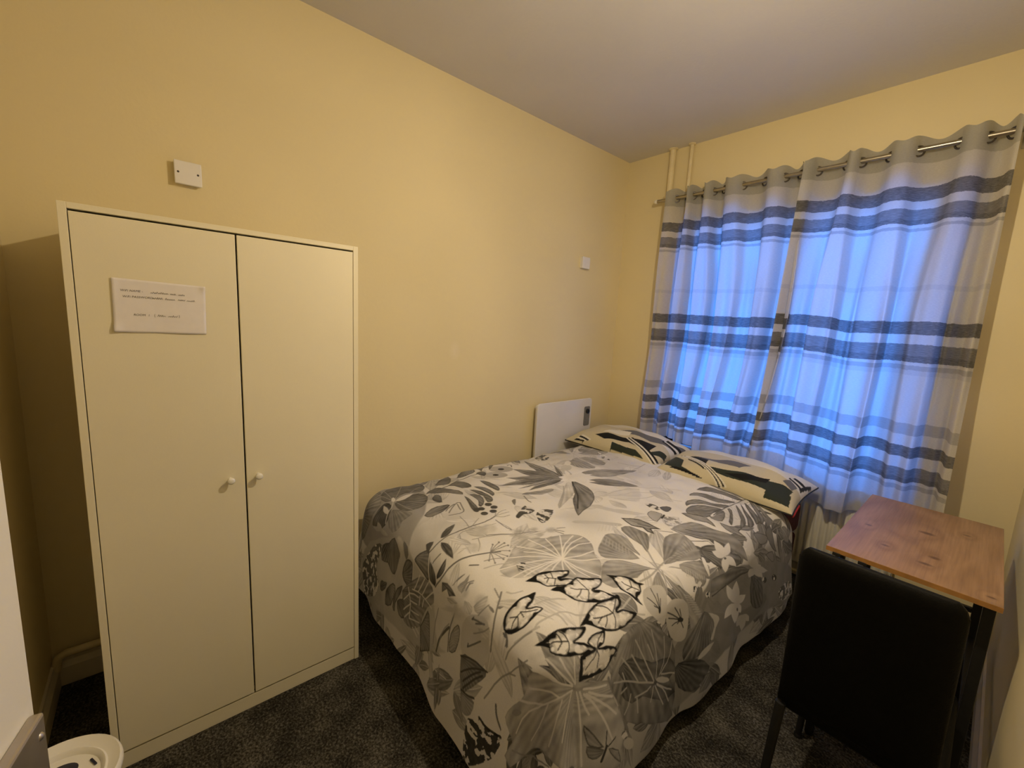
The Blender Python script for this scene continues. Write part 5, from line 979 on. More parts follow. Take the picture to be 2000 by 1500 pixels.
PILLOW_PRINT = [
 (0,'s',[-13,-13,29,-1,73,21,100,73,98,14,57,-22,14,-27]),
 (0,'k',[-42,-73,-20,-58,73,-28,74,-79,29,-61,-16,-82]),
 (0,'g',[2,-84,50,-81,73,-96,5,-99]),
 (0,'g',[75,-73,85,-40,98,-29,100,-51,80,-76]),
 (0,'w',[-31,-58,-13,-13,16,-18,17,-34]),
 (0,'w',[16,-46,18,-43,93,-97,89,-97]),
 (0,'k',[19,-44,21,-41,96,-93,92,-95]),
 (0,'w',[21,-42,24,-40,98,-88,95,-92]),
 (0,'k',[24,-41,27,-38,99,-79,97,-86]),
 (0,'k',[-79,-98,-75,-95,-54,-97,-58,-99]),
 (0,'w',[-75,-95,-72,-91,-49,-96,-53,-97]),
 (0,'k',[-72,-91,-69,-87,-45,-94,-49,-96]),
 (0,'w',[-69,-87,-67,-82,-41,-92,-45,-94]),
 (0,'k',[70,7,70,20,99,24,99,12]),
 (0,'w',[72,14,71,28,100,37,100,25]),
 (0,'k',[73,22,71,40,100,49,100,37]),
 (1,'g',[-88,-80,-92,-55,-90,-25,-64,-53,-59,-80,-36,-94,-61,-91]),
 (1,'k',[-64,-38,-29,-30,-24,-82,-56,-54]),
 (1,'g',[-21,-72,6,-62,44,-46,76,-34,91,-35,89,-60,60,-75,11,-81,-23,-82]),
 (1,'k',[4,-74,26,-60,59,-33,57,-52,31,-76]),
 (1,'g',[61,-70,92,-54,94,-90,63,-95]),
 (1,'s',[-48,-38,-7,-14,27,-7,18,-43,-24,-40]),
 (1,'s',[73,-22,79,1,92,-5,89,-35]),
 (1,'w',[-85,-24,-81,-25,3,-99,0,-99]),
 (1,'k',[-80,-27,-77,-27,6,-99,3,-99]),
 (1,'w',[-76,-30,-73,-29,9,-99,6,-99]),
 (1,'k',[-72,-31,-70,-31,12,-98,9,-98]),
 (1,'w',[-69,-33,-66,-32,15,-98,12,-98]),
 (1,'k',[76,3,77,14,95,15,94,3]),
 (1,'w',[78,12,78,24,97,25,96,13]),
 (1,'k',[79,22,80,35,98,35,97,23]),
 (1,'k',[93,1,98,65,100,58,97,-5]),
 (1,'k',[-77,-89,-69,-83,-21,-97,-30,-97]),
]
# ------------------------------------------------------------------ the room
struct(obj('floor', B((-0.15, RN - 0.1, -0.10), (RW + 1.4, RD + 0.25, 0.0)), 'carpet'), 'dark speckled grey carpet')
struct(obj('ceiling', B((-0.15, RN - 0.1, RH), (RW + 1.4, RD + 0.25, RH + 0.1)), 'ceiling'), 'plain off-white ceiling')
struct(obj('wall_left', B((-0.15, RN - 0.1, 0), (0, RD + 0.25, RH)), 'wall'), 'cream yellow painted wall behind the wardrobe and bed')
struct(obj('wall_near', B((0, RN - 0.1, 0), (RW + 1.4, RN, RH)), 'wall'), 'cream painted wall beside the door')
WX0, WX1, WZ0, WZ1 = 0.52, 1.98, 0.64, 2.28
bm = bmesh.new()
box(bm, (0, RD, 0), (WX0, RD + 0.25, RH)); box(bm, (WX1, RD, 0), (RW + 1.4, RD + 0.25, RH))
box(bm, (WX0, RD, 0), (WX1, RD + 0.25, WZ0)); box(bm, (WX0, RD, WZ1), (WX1, RD + 0.25, RH))
struct(obj('wall_back', bm, 'wall'), 'cream painted window wall')
DY0, DY1, DZ = -0.225, 0.60, 2.02
bm = bmesh.new()
box(bm, (RW, RN, 0), (RW + 0.12, DY0, RH)); box(bm, (RW, DY1, 0), (RW + 0.12, RD, RH)); box(bm, (RW, DY0, DZ), (RW + 0.12, DY1, RH))
struct(obj('wall_right', bm, 'wall'), 'cream painted wall along the desk')
struct(obj('wall_hall', B((RW + 1.3, RN, 0), (RW + 1.4, RD, RH)), 'wall'), 'hallway wall beyond the doorway')
struct(obj('trim_1', B((RW - 0.012, DY1, 0), (RW + 0.132, DY1 + 0.06, DZ + 0.06)), 'door', bev=0.004))
struct(obj('trim_2', B((RW - 0.012, DY0 - 0.0, DZ), (RW + 0.132, DY1, DZ + 0.06)), 'door', bev=0.004))

def skirting(name, axis, a0, a1, pos, sgn):
    """moulded board: a profile swept along one axis; pos is the wall plane, sgn the side the room is on"""
    prof = [(0, 0), (0.018, 0), (0.018, 0.075), (0.013, 0.088), (0.009, 0.098), (0.008, 0.11), (0, 0.11)]
    bm = bmesh.new(); rows = []
    for a in (a0, a1):
        rows.append([bm.verts.new((pos + sgn * d, a, z) if axis == 'y' else (a, pos + sgn * d, z)) for d, z in prof])
    n = len(prof)
    for k in range(n): bm.faces.new((rows[0][k], rows[0][(k + 1) % n], rows[1][(k + 1) % n], rows[1][k]))
    bm.faces.new(rows[0]); bm.faces.new(rows[1][::-1]); bmesh.ops.recalc_face_normals(bm, faces=bm.faces)
    return struct(obj(name, bm, 'trim'))
skirting('baseboard_left', 'y', RN, RD, 0, 1)
skirting('baseboard_near', 'x', 0.018, RW, RN, 1)
skirting('baseboard_back', 'x', 0.018, RW, RD, -1)
skirting('baseboard_right', 'y', DY1 + 0.06, RD - 0.018, RW, -1)

# window in its reveal behind the curtains
win = bpy.data.objects.new('window_1', None); C.objects.link(win); struct(win, 'white framed window behind the striped curtains')
y0, y1 = RD + 0.13, RD + 0.19
bm = bmesh.new()
for lo, hi in (((WX0, y0, WZ0), (WX0 + 0.06, y1, WZ1)), ((WX1 - 0.06, y0, WZ0), (WX1, y1, WZ1)), ((WX0 + 0.06, y0, WZ0), (WX1 - 0.06, y1, WZ0 + 0.06)), ((WX0 + 0.06, y0, WZ1 - 0.06), (WX1 - 0.06, y1, WZ1))): box(bm, lo, hi)
obj('window_frame', bm, 'frame', win)
xm = 0.5 * (WX0 + WX1); zt = 1.86
obj('mullion', B((xm - 0.03, y0, WZ0 + 0.06), (xm + 0.03, y1, WZ1 - 0.06)), 'frame', win, bev=0.004)
for xa, xb in ((WX0 + 0.06, xm - 0.03), (xm + 0.03, WX1 - 0.06)):
    obj('transom', B((xa, y0, zt - 0.025), (xb, y1, zt + 0.025)), 'frame', win, bev=0.004)
    for za, zb in ((WZ0 + 0.06, zt - 0.025), (zt + 0.025, WZ1 - 0.06)):
        obj('pane', B((xa, y0 + 0.026, za), (xb, y0 + 0.034, zb)), 'glass', win)
obj('window_sill', B((WX0 - 0.03, RD - 0.03, WZ0 - 0.03), (WX1 + 0.03, y0, WZ0)), 'frame', win, bev=0.006)

# open door leaf beside the camera, hung in the right wall
dl = bpy.data.objects.new('door_1', None); C.objects.link(dl); struct(dl, 'white painted door standing open at the left edge')
H0 = Vector((2.355, -0.205, 0)); E0 = Vector((1.580, -0.027, 0)); dd = (H0 - E0).normalized(); dn = Vector((-dd.y, dd.x, 0)).normalized()
if dn.y < 0: dn = -dn
def leafbox(name, s0, s1, d0, d1, z0, z1, mt, bev=0.0, parent=dl):
    bm = bmesh.new(); vs = box(bm, (0, 0, 0), (1, 1, 1))
    for v in vs:
        s = s0 + (s1 - s0) * v.co.x; d = d0 + (d1 - d0) * v.co.y; z = z0 + (z1 - z0) * v.co.z
        p = E0 + dd * s + dn * d; v.co = (p.x, p.y, z)
    bmesh.ops.recalc_face_normals(bm, faces=bm.faces)
    return obj(name, bm, mt, parent, bev=bev)
Wd = (H0 - E0).length
leafbox('door_leaf', 0, Wd, -0.042, 0, 0.008, 1.985, 'door', 0.002)
hp = leafbox('handle_plate', 0.010, 0.082, 0, 0.012, 0.86, 1.056, 'satin', 0.003); hp['label'] = 'satin metal handle plate'
pc = E0 + dd * 0.046
for z in (1.035, 0.882):
    bm = bmesh.new(); p = E0 + dd * 0.022 + dn * 0.012; lathe(bm, [(0, 0.0025), (0.003, 0.002), (0.0045, 0)], (p.x, p.y, z), dn, 12); obj('screw', bm, 'satin', hp, True)
bm = bmesh.new(); p0 = pc + dn * 0.012; p1 = pc + dn * 0.055; p2 = pc + dn * 0.058 + dd * 0.11
tube(bm, [(p0.x, p0.y, 0.955), (p1.x, p1.y, 0.955), ((p1 + dd * 0.012 + dn * 0.004).x, (p1 + dd * 0.012 + dn * 0.004).y, 0.955), (p2.x, p2.y, 0.955)], [0.010, 0.010, 0.010, 0.008], 12); obj('lever', bm, 'satin', hp, True)

# ------------------------------------------------------------------ wardrobe
wx, wy0, wy1, wh = 0.565, -0.076, 0.714, 1.76
wr = thing('wardrobe', 'tall white two-door wardrobe with small round knobs', 'wardrobe')
t = 0.018; xb = 0.054
obj('side_panel', B((xb, wy0, 0), (wx, wy0 + t, wh)), 'melamine', wr, bev=0.001)
obj('side_panel', B((xb, wy1 - t, 0), (wx, wy1, wh)), 'melamine', wr, bev=0.001)
obj('top_panel', B((xb, wy0 + t, wh - 0.016), (wx, wy1 - t, wh)), 'melamine', wr, bev=0.001)
obj('bottom_panel', B((xb, wy0 + t, 0.058), (wx - 0.022, wy1 - t, 0.074)), 'melamine', wr)
obj('back_panel', B((xb, wy0 + t, 0.02), (xb + 0.004, wy1 - t, wh - 0.016)), 'melamine', wr)
obj('shelf', B((xb + 0.006, wy0 + t, 1.46), (wx - 0.05, wy1 - t, 1.476)), 'melamine', wr)
obj('plinth', B((wx - 0.022, wy0 + t, 0), (wx - 0.004, wy1 - t, 0.055)), 'melamine', wr, bev=0.001)
ym = 0.3185; zb, ztp = 0.063, wh - 0.016 - 0.006
for ya, yb, yk in ((wy0 + t + 0.002, ym - 0.0025, 0.273), (ym + 0.0025, wy1 - t - 0.002, 0.356)):
    d = obj('door', B((wx - 0.017, ya, zb), (wx, yb, ztp)), 'melamine', wr, bev=0.0012)
    bm = bmesh.new(); lathe(bm, [(0.0065, 0), (0.0055, 0.006), (0.0055, 0.012), (0.009, 0.017), (0.0115, 0.021), (0.011, 0.025), (0.007, 0.0275), (0, 0.028)], (wx, yk, 0.922), (1, 0, 0), 20)
    obj('knob', bm, 'knob', d, True)

# handwritten notice stuck on the left door
nt_ = thing('paper_notice', 'white handwritten paper notice stuck on the left wardrobe door', 'notice')
n, m = 25, 33
s_, t_ = np.meshgrid(np.linspace(0, 1, m), np.linspace(0, 1, n))
yy = 0.014 + s_ * 0.214 + 0.003 * t_; zz = 1.420 + t_ * 0.149 - 0.003 * s_ + 0.004 * t_ * (1 - s_)
def paper_lift(s, t):
    return (0.0006 + 0.0022 * np.abs(np.sin(s * 5 + 1)) * (1 - t) + 0.006 * np.exp(-((s / 0.06) ** 2 + ((t - 0.05) / 0.1) ** 2))
            + 0.006 * np.exp(-(((s - 1) / 0.06) ** 2 + ((t - 1) / 0.1) ** 2)) + 0.003 * np.exp(-((s / 0.04) ** 2)) * t)
lift = paper_lift(s_, t_)
def on_paper(y, z):
    return wx + 0.0013 + float(paper_lift((y - 0.0155) / 0.214, (z - 1.4205) / 0.149))
sheet = grid_obj('sheet', np.stack([wx + 0.0008 + lift, yy, zz], -1), 'paper', nt_)
sm_ = sheet.modifiers.new('thickness', 'SOLIDIFY'); sm_.thickness = 0.0003; sm_.offset = 0
_rng = random.Random(4)
def words(name, y, z, text, size):
    cu = bpy.data.curves.new(name, 'FONT'); cu.body = text; cu.size = size; cu.extrude = 0.0; cu.shear = 0.18; cu.space_character = 1.05
    tmp = bpy.data.objects.new(name, cu); C.objects.link(tmp)
    me = bpy.data.meshes.new_from_object(tmp.evaluated_get(bpy.context.evaluated_depsgraph_get()))
    bpy.data.objects.remove(tmp); bpy.data.curves.remove(cu)
    o = bpy.data.objects.new(name, me); me.materials.clear(); me.materials.append(M['ink']); C.objects.link(o); o.parent = nt_
    for v in me.vertices:
        a, b_ = v.co.x, v.co.y
        v.co = (on_paper(y + a, z + b_), y + a, z + b_ - 0.012 * a)
    return o
def scribble(name, y0_, y1_, z, h):
    """pen strokes of a word that cannot be made out"""
    bm = bmesh.new(); pts = []; n = max(6, int((y1_ - y0_) / 0.0022))
    for i in range(n + 1):
        yq = y0_ + (y1_ - y0_) * i / n + _rng.uniform(-.0005, .0005)
        pts.append((on_paper(yq, z), yq, z + (h if i % 2 else 0) * _rng.uniform(0.45, 1.0)))
    for a, b_ in zip(pts, pts[1:]): bar(bm, a, b_, 0.0007, 0.0004, (1, 0, 0))
    return obj(name, bm, 'ink', nt_)
words('handwriting', 0.033, 1.5365, 'WiFi NAME -', 0.0085)
words('handwriting', 0.037, 1.5195, 'WiFi PASSWORD', 0.0085)
words('handwriting', 0.058, 1.4680, 'ROOM  1', 0.0085)
for y_a, y_b, z_, h_ in ((0.099, 0.139, 1.5345, 0.006), (0.144, 0.158, 1.5335, 0.0065), (0.163, 0.179, 1.5330, 0.006), (0.103, 0.126, 1.5185, 0.006), (0.132, 0.155, 1.5180, 0.006), (0.162, 0.179, 1.5175, 0.006), (0.184, 0.203, 1.5170, 0.006), (0.112, 0.130, 1.4675, 0.0065), (0.136, 0.158, 1.4670, 0.006)):
    scribble('handwriting', y_a, y_b, z_, h_)
for y_a, k in ((0.106, 1), (0.162, -1)):
    bm = bmesh.new()
    P_ = [(on_paper(y_a, 1.47), y_a - k * 0.0012 * (1 - ((i - 3) / 3) ** 2), 1.4655 + 0.0015 * i) for i in range(7)]
    for a, b_ in zip(P_, P_[1:]): bar(bm, a, b_, 0.0006, 0.0004, (1, 0, 0))
    obj('handwriting', bm, 'ink', nt_)

# ------------------------------------------------------------------ blank plates on the left wall
def blank_plate(label, yc, zc, s, dep, screws=True):
    p = thing('wall_plate', label, 'wall plate', 'white plates on the left wall')
    obj('back_box', B((0, yc - s / 2 + 0.003, zc - s / 2 + 0.003), (dep - 0.009, yc + s / 2 - 0.003, zc + s / 2 - 0.003)), 'plate', p, bev=0.002)
    obj('cover', B((dep - 0.009, yc - s / 2, zc - s / 2), (dep, yc + s / 2, zc + s / 2)), 'plate', p, bev=0.003)
    if screws:
        for q in (-1, 1):
            bm = bmesh.new(); lathe(bm, [(0, 0.0006), (0.0034, 0.0004), (0.004, 0)], (dep, yc + q * s * 0.36, zc), (1, 0, 0), 12); obj('screw', bm, 'screw', p, True)
    return p
blank_plate('white square blanking plate with two dark screws above the wardrobe', 0.240, 2.021, 0.087, 0.030)
blank_plate('small plain white square plate high above the heater', 2.690, 1.990, 0.088, 0.028, False)

# ------------------------------------------------------------------ painted pipes
def pipe(label, pts, r, collars=()):
    p = thing('heating_pipe', label, 'pipe')
    bm = bmesh.new(); tube(bm, pts, r, 16); obj('pipe_run', bm, 'pipe', p, True)
    for c, ax in collars:
        bm = bmesh.new(); lathe(bm, [(r * 0.9, 0), (r + 0.012, 0), (r + 0.012, 0.006), (r + 0.004, 0.010), (r * 0.9, 0.010)], c, ax, 20); obj('pipe_collar', bm, 'pipe', p, True)
    return p
pipe('thick cream pipe rising to the ceiling beside the curtain rod end', [(0.50, RD - 0.023, 2.395), (0.45, RD - 0.023, 2.395), (0.425, RD - 0.023, 2.400), (0.405, RD - 0.023, 2.415), (0.400, RD - 0.023, 2.44), (0.400, RD - 0.023, RH)], 0.022, [((0.400, RD - 0.023, RH), (0, 0, -1))])
pipe('thin cream pipe rising to the ceiling behind the left curtain top', [(0.545, RD - 0.020, WZ1 + 0.02), (0.545, RD - 0.020, RH)], 0.013, [((0.545, RD - 0.020, RH), (0, 0, -1))])
pipe('low cream pipe running above the skirting behind the wardrobe', [(0.036, RN + 0.012, 0.085), (0.036, RN + 0.016, 0.12), (0.036, RN + 0.022, 0.137), (0.036, RN + 0.04, 0.146), (0.036, RD - 0.30, 0.150)], 0.014)

# ------------------------------------------------------------------ radiator and heater
rd = thing('radiator', 'white panel radiator below the window', 'radiator')
rx0, rx1, rz0, rz1 = 0.62, 2.00, 0.10, 0.56
bm = bmesh.new(); nseg = 40; ry = RD - 0.066
prof = []
for k in range(nseg):
    a = rx0 + (rx1 - rx0) * k / nseg; wseg = (rx1 - rx0) / nseg
    prof += [(a + wseg * 0.10, 0.0), (a + wseg * 0.22, -0.010), (a + wseg * 0.62, -0.010), (a + wseg * 0.74, 0.0)]
prof = [(rx0, 0.0)] + prof + [(rx1, 0.0)]
lev = [(rz0, 0.018, 0.0), (rz0 + 0.01, 0.0, 0.0), (rz0 + 0.045, 0, 0.0), (rz0 + 0.065, 0, 1.0), (rz1 - 0.065, 0, 1.0), (rz1 - 0.045, 0, 0.0), (rz1 - 0.01, 0, 0.0), (rz1, 0.018, 0.0)]
rows = [[bm.verts.new((x, ry + off + d * k, z)) for x, d in prof] for z, off, k in lev]
for r0, r1 in zip(rows, rows[1:]):
    for i in range(len(prof) - 1): bm.faces.new((r0[i], r0[i + 1], r1[i + 1], r1[i]))
bmesh.ops.recalc_face_normals(bm, faces=bm.faces)
obj('front_panel', bm, 'rad', rd, True)
obj('back_panel', B((rx0, RD - 0.046, rz0), (rx1, RD - 0.032, rz1)), 'rad', rd, bev=0.004)
bm = bmesh.new(); box(bm, (rx0, ry + 0.016, rz1 - 0.004), (rx1, RD - 0.032, rz1 + 0.006)); obj('top_grille', bm, 'rad', rd, bev=0.002)
for xs in (rx0 - 0.003, rx1): obj('side_cover', B((xs, ry + 0.012, rz0 + 0.01), (xs + 0.003, RD - 0.032, rz1)), 'rad', rd)
bm = bmesh.new(); tube(bm, [(rx1 - 0.05, RD - 0.055, rz0), (rx1 - 0.05, RD - 0.055, 0.055), (rx1 - 0.06, RD - 0.055, 0.045), (rx0 + 0.02, RD - 0.055, 0.045)], 0.0095, 10); obj('supply_pipe', bm, 'pipe', rd, True)
for xs in (rx0 + 0.2, rx1 - 0.2): obj('bracket', B((xs, RD - 0.032, rz0 + 0.05), (xs + 0.03, RD - 0.0005, rz1 - 0.05)), 'rad', rd)

ht = thing('panel_heater', 'white wall panel heater with grey dial strip behind the bed', 'heater')
hy0, hy1, hz0, hz1 = 2.222, 2.850, 0.46, 0.918
def rounded_panel(x0_, x1_, ya, yb, za, zb_, r, n=6):
    bm = bmesh.new(); pts = []
    for cy, cz, a0 in ((yb - r, zb_ - r, 0), (ya + r, zb_ - r, 90), (ya + r, za + r, 180), (yb - r, za + r, 270)):
        for k in range(n + 1):
            a = math.radians(a0 + 90 * k / n); pts.append((cy + r * math.cos(a), cz + r * math.sin(a)))
    v0 = [bm.verts.new((x0_, y, z)) for y, z in pts]; v1 = [bm.verts.new((x1_, y, z)) for y, z in pts]
    bm.faces.new(v0[::-1]); bm.faces.new(v1)
    for i in range(len(pts)): bm.faces.new((v0[i], v0[(i + 1) % len(pts)], v1[(i + 1) % len(pts)], v1[i]))
    bmesh.ops.recalc_face_normals(bm, faces=bm.faces); return bm
obj('body', rounded_panel(0.030, 0.052, hy0 + 0.012, hy1 - 0.012, hz0 + 0.01, hz1 - 0.012, 0.02), 'heat', ht, bev=0.003)
obj('front_plate', rounded_panel(0.052, 0.066, hy0, hy1, hz0, hz1, 0.028), 'heat', ht, bev=0.003)
for yb_ in (hy0 + 0.12, hy1 - 0.12): obj('mount', B((0, yb_ - 0.02, hz0 + 0.08), (0.030, yb_ + 0.02, hz1 - 0.1)), 'heat', ht)
cp = obj('control_strip', rounded_panel(0.066, 0.069, 2.757, 2.828, 0.690, 0.852, 0.014), 'greyplastic', ht, bev=0.001); cp['label'] = 'grey control strip with black dial'
bm = bmesh.new(); lathe(bm, [(0.020, 0), (0.0195, 0.010), (0.017, 0.013), (0, 0.013)], (0.069, 2.795, 0.812), (1, 0, 0), 24); obj('dial', bm, 'blackmetal', cp, True)
for z in (0.745, 0.725): obj('switch', B((0.069, 2.775, z - 0.006), (0.0715, 2.808, z + 0.006)), 'greyplastic', cp, bev=0.001)

# ------------------------------------------------------------------ curtain rod and curtains
rodz, rody, rr = 2.473, RD - 0.080, 0.0125
rod = thing('curtain_rod', 'brushed metal curtain rod above the window', 'curtain rod')
bm = bmesh.new(); tube(bm, [(0.345, rody, rodz), (2.235, rody, rodz)], rr, 16); obj('pole', bm, 'steel', rod, True)
for x, s in ((0.345, -1), (2.235, 1)):
    bm = bmesh.new(); lathe(bm, [(rr * 0.8, 0), (rr + 0.003, 0.001), (rr + 0.003, 0.018), (rr, 0.022), (0.006, 0.026), (0, 0.026)], (x, rody, rodz), (s, 0, 0), 20)
    obj('end_cap', bm, 'knob' if s < 0 else 'steel', rod, True)
for x in (0.445, 2.150):
    bm = bmesh.new(); bar(bm, (x, RD, rodz - 0.012), (x, rody - 0.004, rodz - 0.012), 0.016, 0.010)
    box(bm, (x - 0.012, RD - 0.005, rodz - 0.06), (x + 0.012, RD, rodz + 0.03))
    tube(bm, [(x, rody + 0.016, rodz - 0.004), (x, rody + 0.010, rodz - 0.016), (x, rody, rodz - 0.020), (x, rody - 0.012, rodz - 0.016), (x, rody - 0.017, rodz - 0.002)], 0.005, 8)
    obj('bracket', bm, 'steel', rod, True)

def curtain(label, cross, front_first, xa_top, xb_top, xa_bot, xb_bot, hem, seed, edge_r=None, side='left'):
    """eyelet curtain: cross = x of each eyelet on the rod, the cloth weaving in front of and behind the rod between them"""
    cu = thing('curtain', label, 'curtain', 'striped eyelet curtains')
    rg = np.random.RandomState(seed)
    ncol, nrow = 260, 150
    xs = [xa_top] + list(cross) + [xb_top]
    # phase k*pi at eyelet k
    ph_k = np.array([-0.55 * math.pi] + [k * math.pi for k in range(len(cross))] + [(len(cross) - 1 + 0.55) * math.pi])
    ph = np.linspace(ph_k[0], ph_k[-1], ncol)
    xt = np.interp(ph, ph_k, xs)
    s = (xt - xa_top) / (xb_top - xa_top)
    sgn = -1.0 if front_first else 1.0         # y of the first lap: room side is negative
    ztop = rodz + 0.055
    tt = np.linspace(0, 1, nrow) ** 1.0
    P = np.zeros((nrow, ncol, 3)); K = np.zeros((nrow, ncol, 3))
    wob = rg.uniform(-1, 1, 6)
    for j, tv in enumerate(tt):
        # even spread of the cloth below the heading
        rel = sstep(0.02, 0.5, tv)
        s2 = s * (1 - 0.45 * rel) + np.linspace(0, 1, ncol) * 0.45 * rel
        xa = xa_top + (xa_bot - xa_top) * tv ** 0.8
        xb = xb_top + (xb_bot - xb_top) * tv ** 1.2 + (edge_r(tv) if edge_r else 0)
        x = xa + (xb - xa) * s2
        amp = 0.046 * (1 + 0.08 * sstep(0.05, 0.5, tv)) * (1 - 0.30 * sstep(0.75, 1, tv))
        sw = np.sin(ph + rel * 0.35 * np.sin(ph * 0.37 + wob[5] * 5))
        y = sgn * np.tanh((1.0 + 1.9 * rel) * sw) / np.tanh(1.0 + 1.9 * rel)
        y = y * amp * (1 + rel * 0.35 * np.sin(ph * 0.73 + wob[2] * 6))
        y = y + rel * (0.010 * np.sin(ph * 0.5 + wob[0] * 3 + tv * 2) + 0.011 * np.sin(ph * 2.3 + wob[1] * 4 - tv * 3) + 0.005 * np.sin(ph * 4.1 + wob[2] * 4 + tv * 5))
        x = x + rel * (0.012 * np.sin(ph * 1.1 + wob[3] * 3 + tv * 2.0) * np.sin(s * math.pi) + 0.010 * np.cos(ph) * np.sin(tv * 4 + wob[4]) * np.sin(s * math.pi) - 0.010 * np.sin(2 * ph) * np.sin(s * math.pi))
        hz = hem(s)
        z = ztop + (hz - ztop) * tv
        # the heading scallops: higher at the eyelets in front, sagging behind
        z = z + 0.010 * np.cos(ph * 2) * (1 - sstep(0, 0.06, tv))
        y = y + (0.016 * s ** 6 if side == 'right' else -0.014 * (1 - s) ** 6)      # the right curtain laps over the left
        pull = -0.050 * sstep(0.55, 0.95, tv)
        P[j, :, 0] = x; P[j, :, 1] = rody + y + pull - 0.004; P[j, :, 2] = z
        K[j, :, 0] = ph * 0.07; K[j, :, 1] = ztop + (0.5 * (hz.mean()) + 0.5 * hz - ztop) * tv
    o = grid_obj('cloth', P, 'curtain', cu)
    a = o.data.attributes.new('cloth', 'FLOAT_VECTOR', 'POINT'); a.data.foreach_set('vector', K.reshape(-1).astype(np.float32))
    # turned side hem: a second layer of cloth stitched behind one upright edge
    c0, c1 = (0, 16) if side == 'left' else (ncol - 17, ncol)
    Q = P[:, c0:c1].copy(); Q[:, :, 1] += 0.006
    o2 = grid_obj('side_hem', Q, 'curtain', cu)
    a2 = o2.data.attributes.new('cloth', 'FLOAT_VECTOR', 'POINT'); a2.data.foreach_set('vector', np.ascontiguousarray(K[:, c0:c1]).reshape(-1).astype(np.float32))
    Q = P[-10:].copy(); Q[:, :, 1] += 0.004
    o3 = grid_obj('bottom_hem', Q, 'curtain', cu)
    a3 = o3.data.attributes.new('cloth', 'FLOAT_VECTOR', 'POINT'); a3.data.foreach_set('vector', np.ascontiguousarray(K[-10:]).reshape(-1).astype(np.float32))
    for k, xc in enumerate(cross):
        # ring lies in the cloth, which crosses the rod at a slant here
        d = sgn * math.cos(k * math.pi); ax = Vector((0.55 * -d, 0.84, 0)).normalized()
        bm = bmesh.new(); torus(bm, (xc, rody - 0.004, rodz - 0.008), 0.024, 0.0045, ax, 24, 8); obj('eyelet', bm, 'ring', cu, True)
    return cu
curtain('left striped eyelet curtain, hanging down to the pillows', [0.500, 0.585, 0.628, 0.705, 0.772, 0.845, 0.962, 1.095, 1.205, 1.290], False, 0.438, 1.305, 0.428, 1.255,
        lambda s: 0.700 - 0.055 * s + 0.012 * np.sin(s * 9), 3, lambda t: 0.06 * math.sin(math.pi * min(1, t * 1.05)), 'right')
curtain('right striped eyelet curtain, hanging down behind the desk', [1.372, 1.510, 1.572, 1.692, 1.800, 1.945, 2.036, 2.112], False, 1.318, 2.135, 1.255, 2.150,
        lambda s: 0.660 - 0.12 * sstep(0.15, 0.45, s) + 0.01 * np.sin(s * 11), 8)

# ------------------------------------------------------------------ bed
bed = thing('bed', 'double divan bed with dark maroon base against the cream wall', 'bed')
def skew(bm):
    for v in bm.verts: v.co.x += 0.06 * (v.co.y - 1.0)      # the bed stands a little askew
    return bm
obj('divan_base', skew(B((0.135, 1.08, 0.03), (1.445, 3.02, 0.33))), 'divan', bed, bev=0.02, seg=3)
obj('mattress', skew(B((0.13, 1.06, 0.335), (1.455, 3.03, 0.552))), 'mattress', bed, True, bev=0.05, seg=4)
for x, y in ((0.25, 1.16), (1.38, 1.16), (0.32, 2.94), (1.48, 2.94)):
    bm = bmesh.new(); lathe(bm, [(0, 0), (0.022, 0), (0.025, 0.03), (0, 0.03)], (x, y, 0.0), (0, 0, 1), 14); obj('castor', bm, 'blackmetal', bed, True)

# duvet: one sheet of cloth laid over the bed with its printed pattern as colour of the cloth
dv_ = thing('duvet', 'white duvet printed with grey tropical leaves and butterflies', 'duvet')
nu, nv = 830, 860
ug = np.linspace(D_U0, D_U1, nu); tg = np.linspace(0, 1, nv)
U, T_ = np.meshgrid(ug, tg); V = D_HEAD + (duvet_hem(U) - D_HEAD) * T_
X, Y, Z = duvet_point(U, V)
# soft rise of the head end over the pillows' front edge
P = np.stack([X, Y, Z], -1)

def noise2(u, v, freq, seed):
    """smooth value noise on the cloth"""
    rg = np.random.RandomState(seed); tab = rg.rand(256, 256)
    a = u * freq + 31.7; b = v * freq + 17.3
    i = np.floor(a).astype(int); j = np.floor(b).astype(int); fa = a - i; fb = b - j
    fa = fa * fa * (3 - 2 * fa); fb = fb * fb * (3 - 2 * fb)
    i0, i1, j0, j1 = i % 256, (i + 1) % 256, j % 256, (j + 1) % 256
    return (tab[i0, j0] * (1 - fa) + tab[i1, j0] * fa) * (1 - fb) + (tab[i0, j1] * (1 - fa) + tab[i1, j1] * fa) * fb

def seg_dist(px, py, pts, closed):
    d = np.full(px.shape, 1e9); n = len(pts)
    for k in range(n if closed else n - 1):
        ax, ay = pts[k]; bx, by = pts[(k + 1) % n]; ex, ey = bx - ax, by - ay; L = ex * ex + ey * ey + 1e-9
        t = np.clip(((px - ax) * ex + (py - ay) * ey) / L, 0, 1)
        d = np.minimum(d, (px - ax - t * ex) ** 2 + (py - ay - t * ey) ** 2)
    return np.sqrt(d)

def inside(px, py, pts):
    r = np.zeros(px.shape, bool); n = len(pts)
    for k in range(n):
        ax, ay = pts[k]; bx, by = pts[(k + 1) % n]
        if ay == by: continue
        r ^= ((ay > py) != (by > py)) & (px < (bx - ax) * (py - ay) / (by - ay) + ax)
    return r

tone = 0.94 - 0.10 * sstep(0.45, 0.8, noise2(U, V, 3.0, 1)) - 0.05 * noise2(U, V, 9.0, 2)
N1 = noise2(U, V, 55.0, 3); N2 = noise2(U, V, 110.0, 4); N3 = noise2(U, V, 22.0, 5); N4 = noise2(U, V, 14.0, 6)
Umm, Vmm = U * 1000, V * 1000

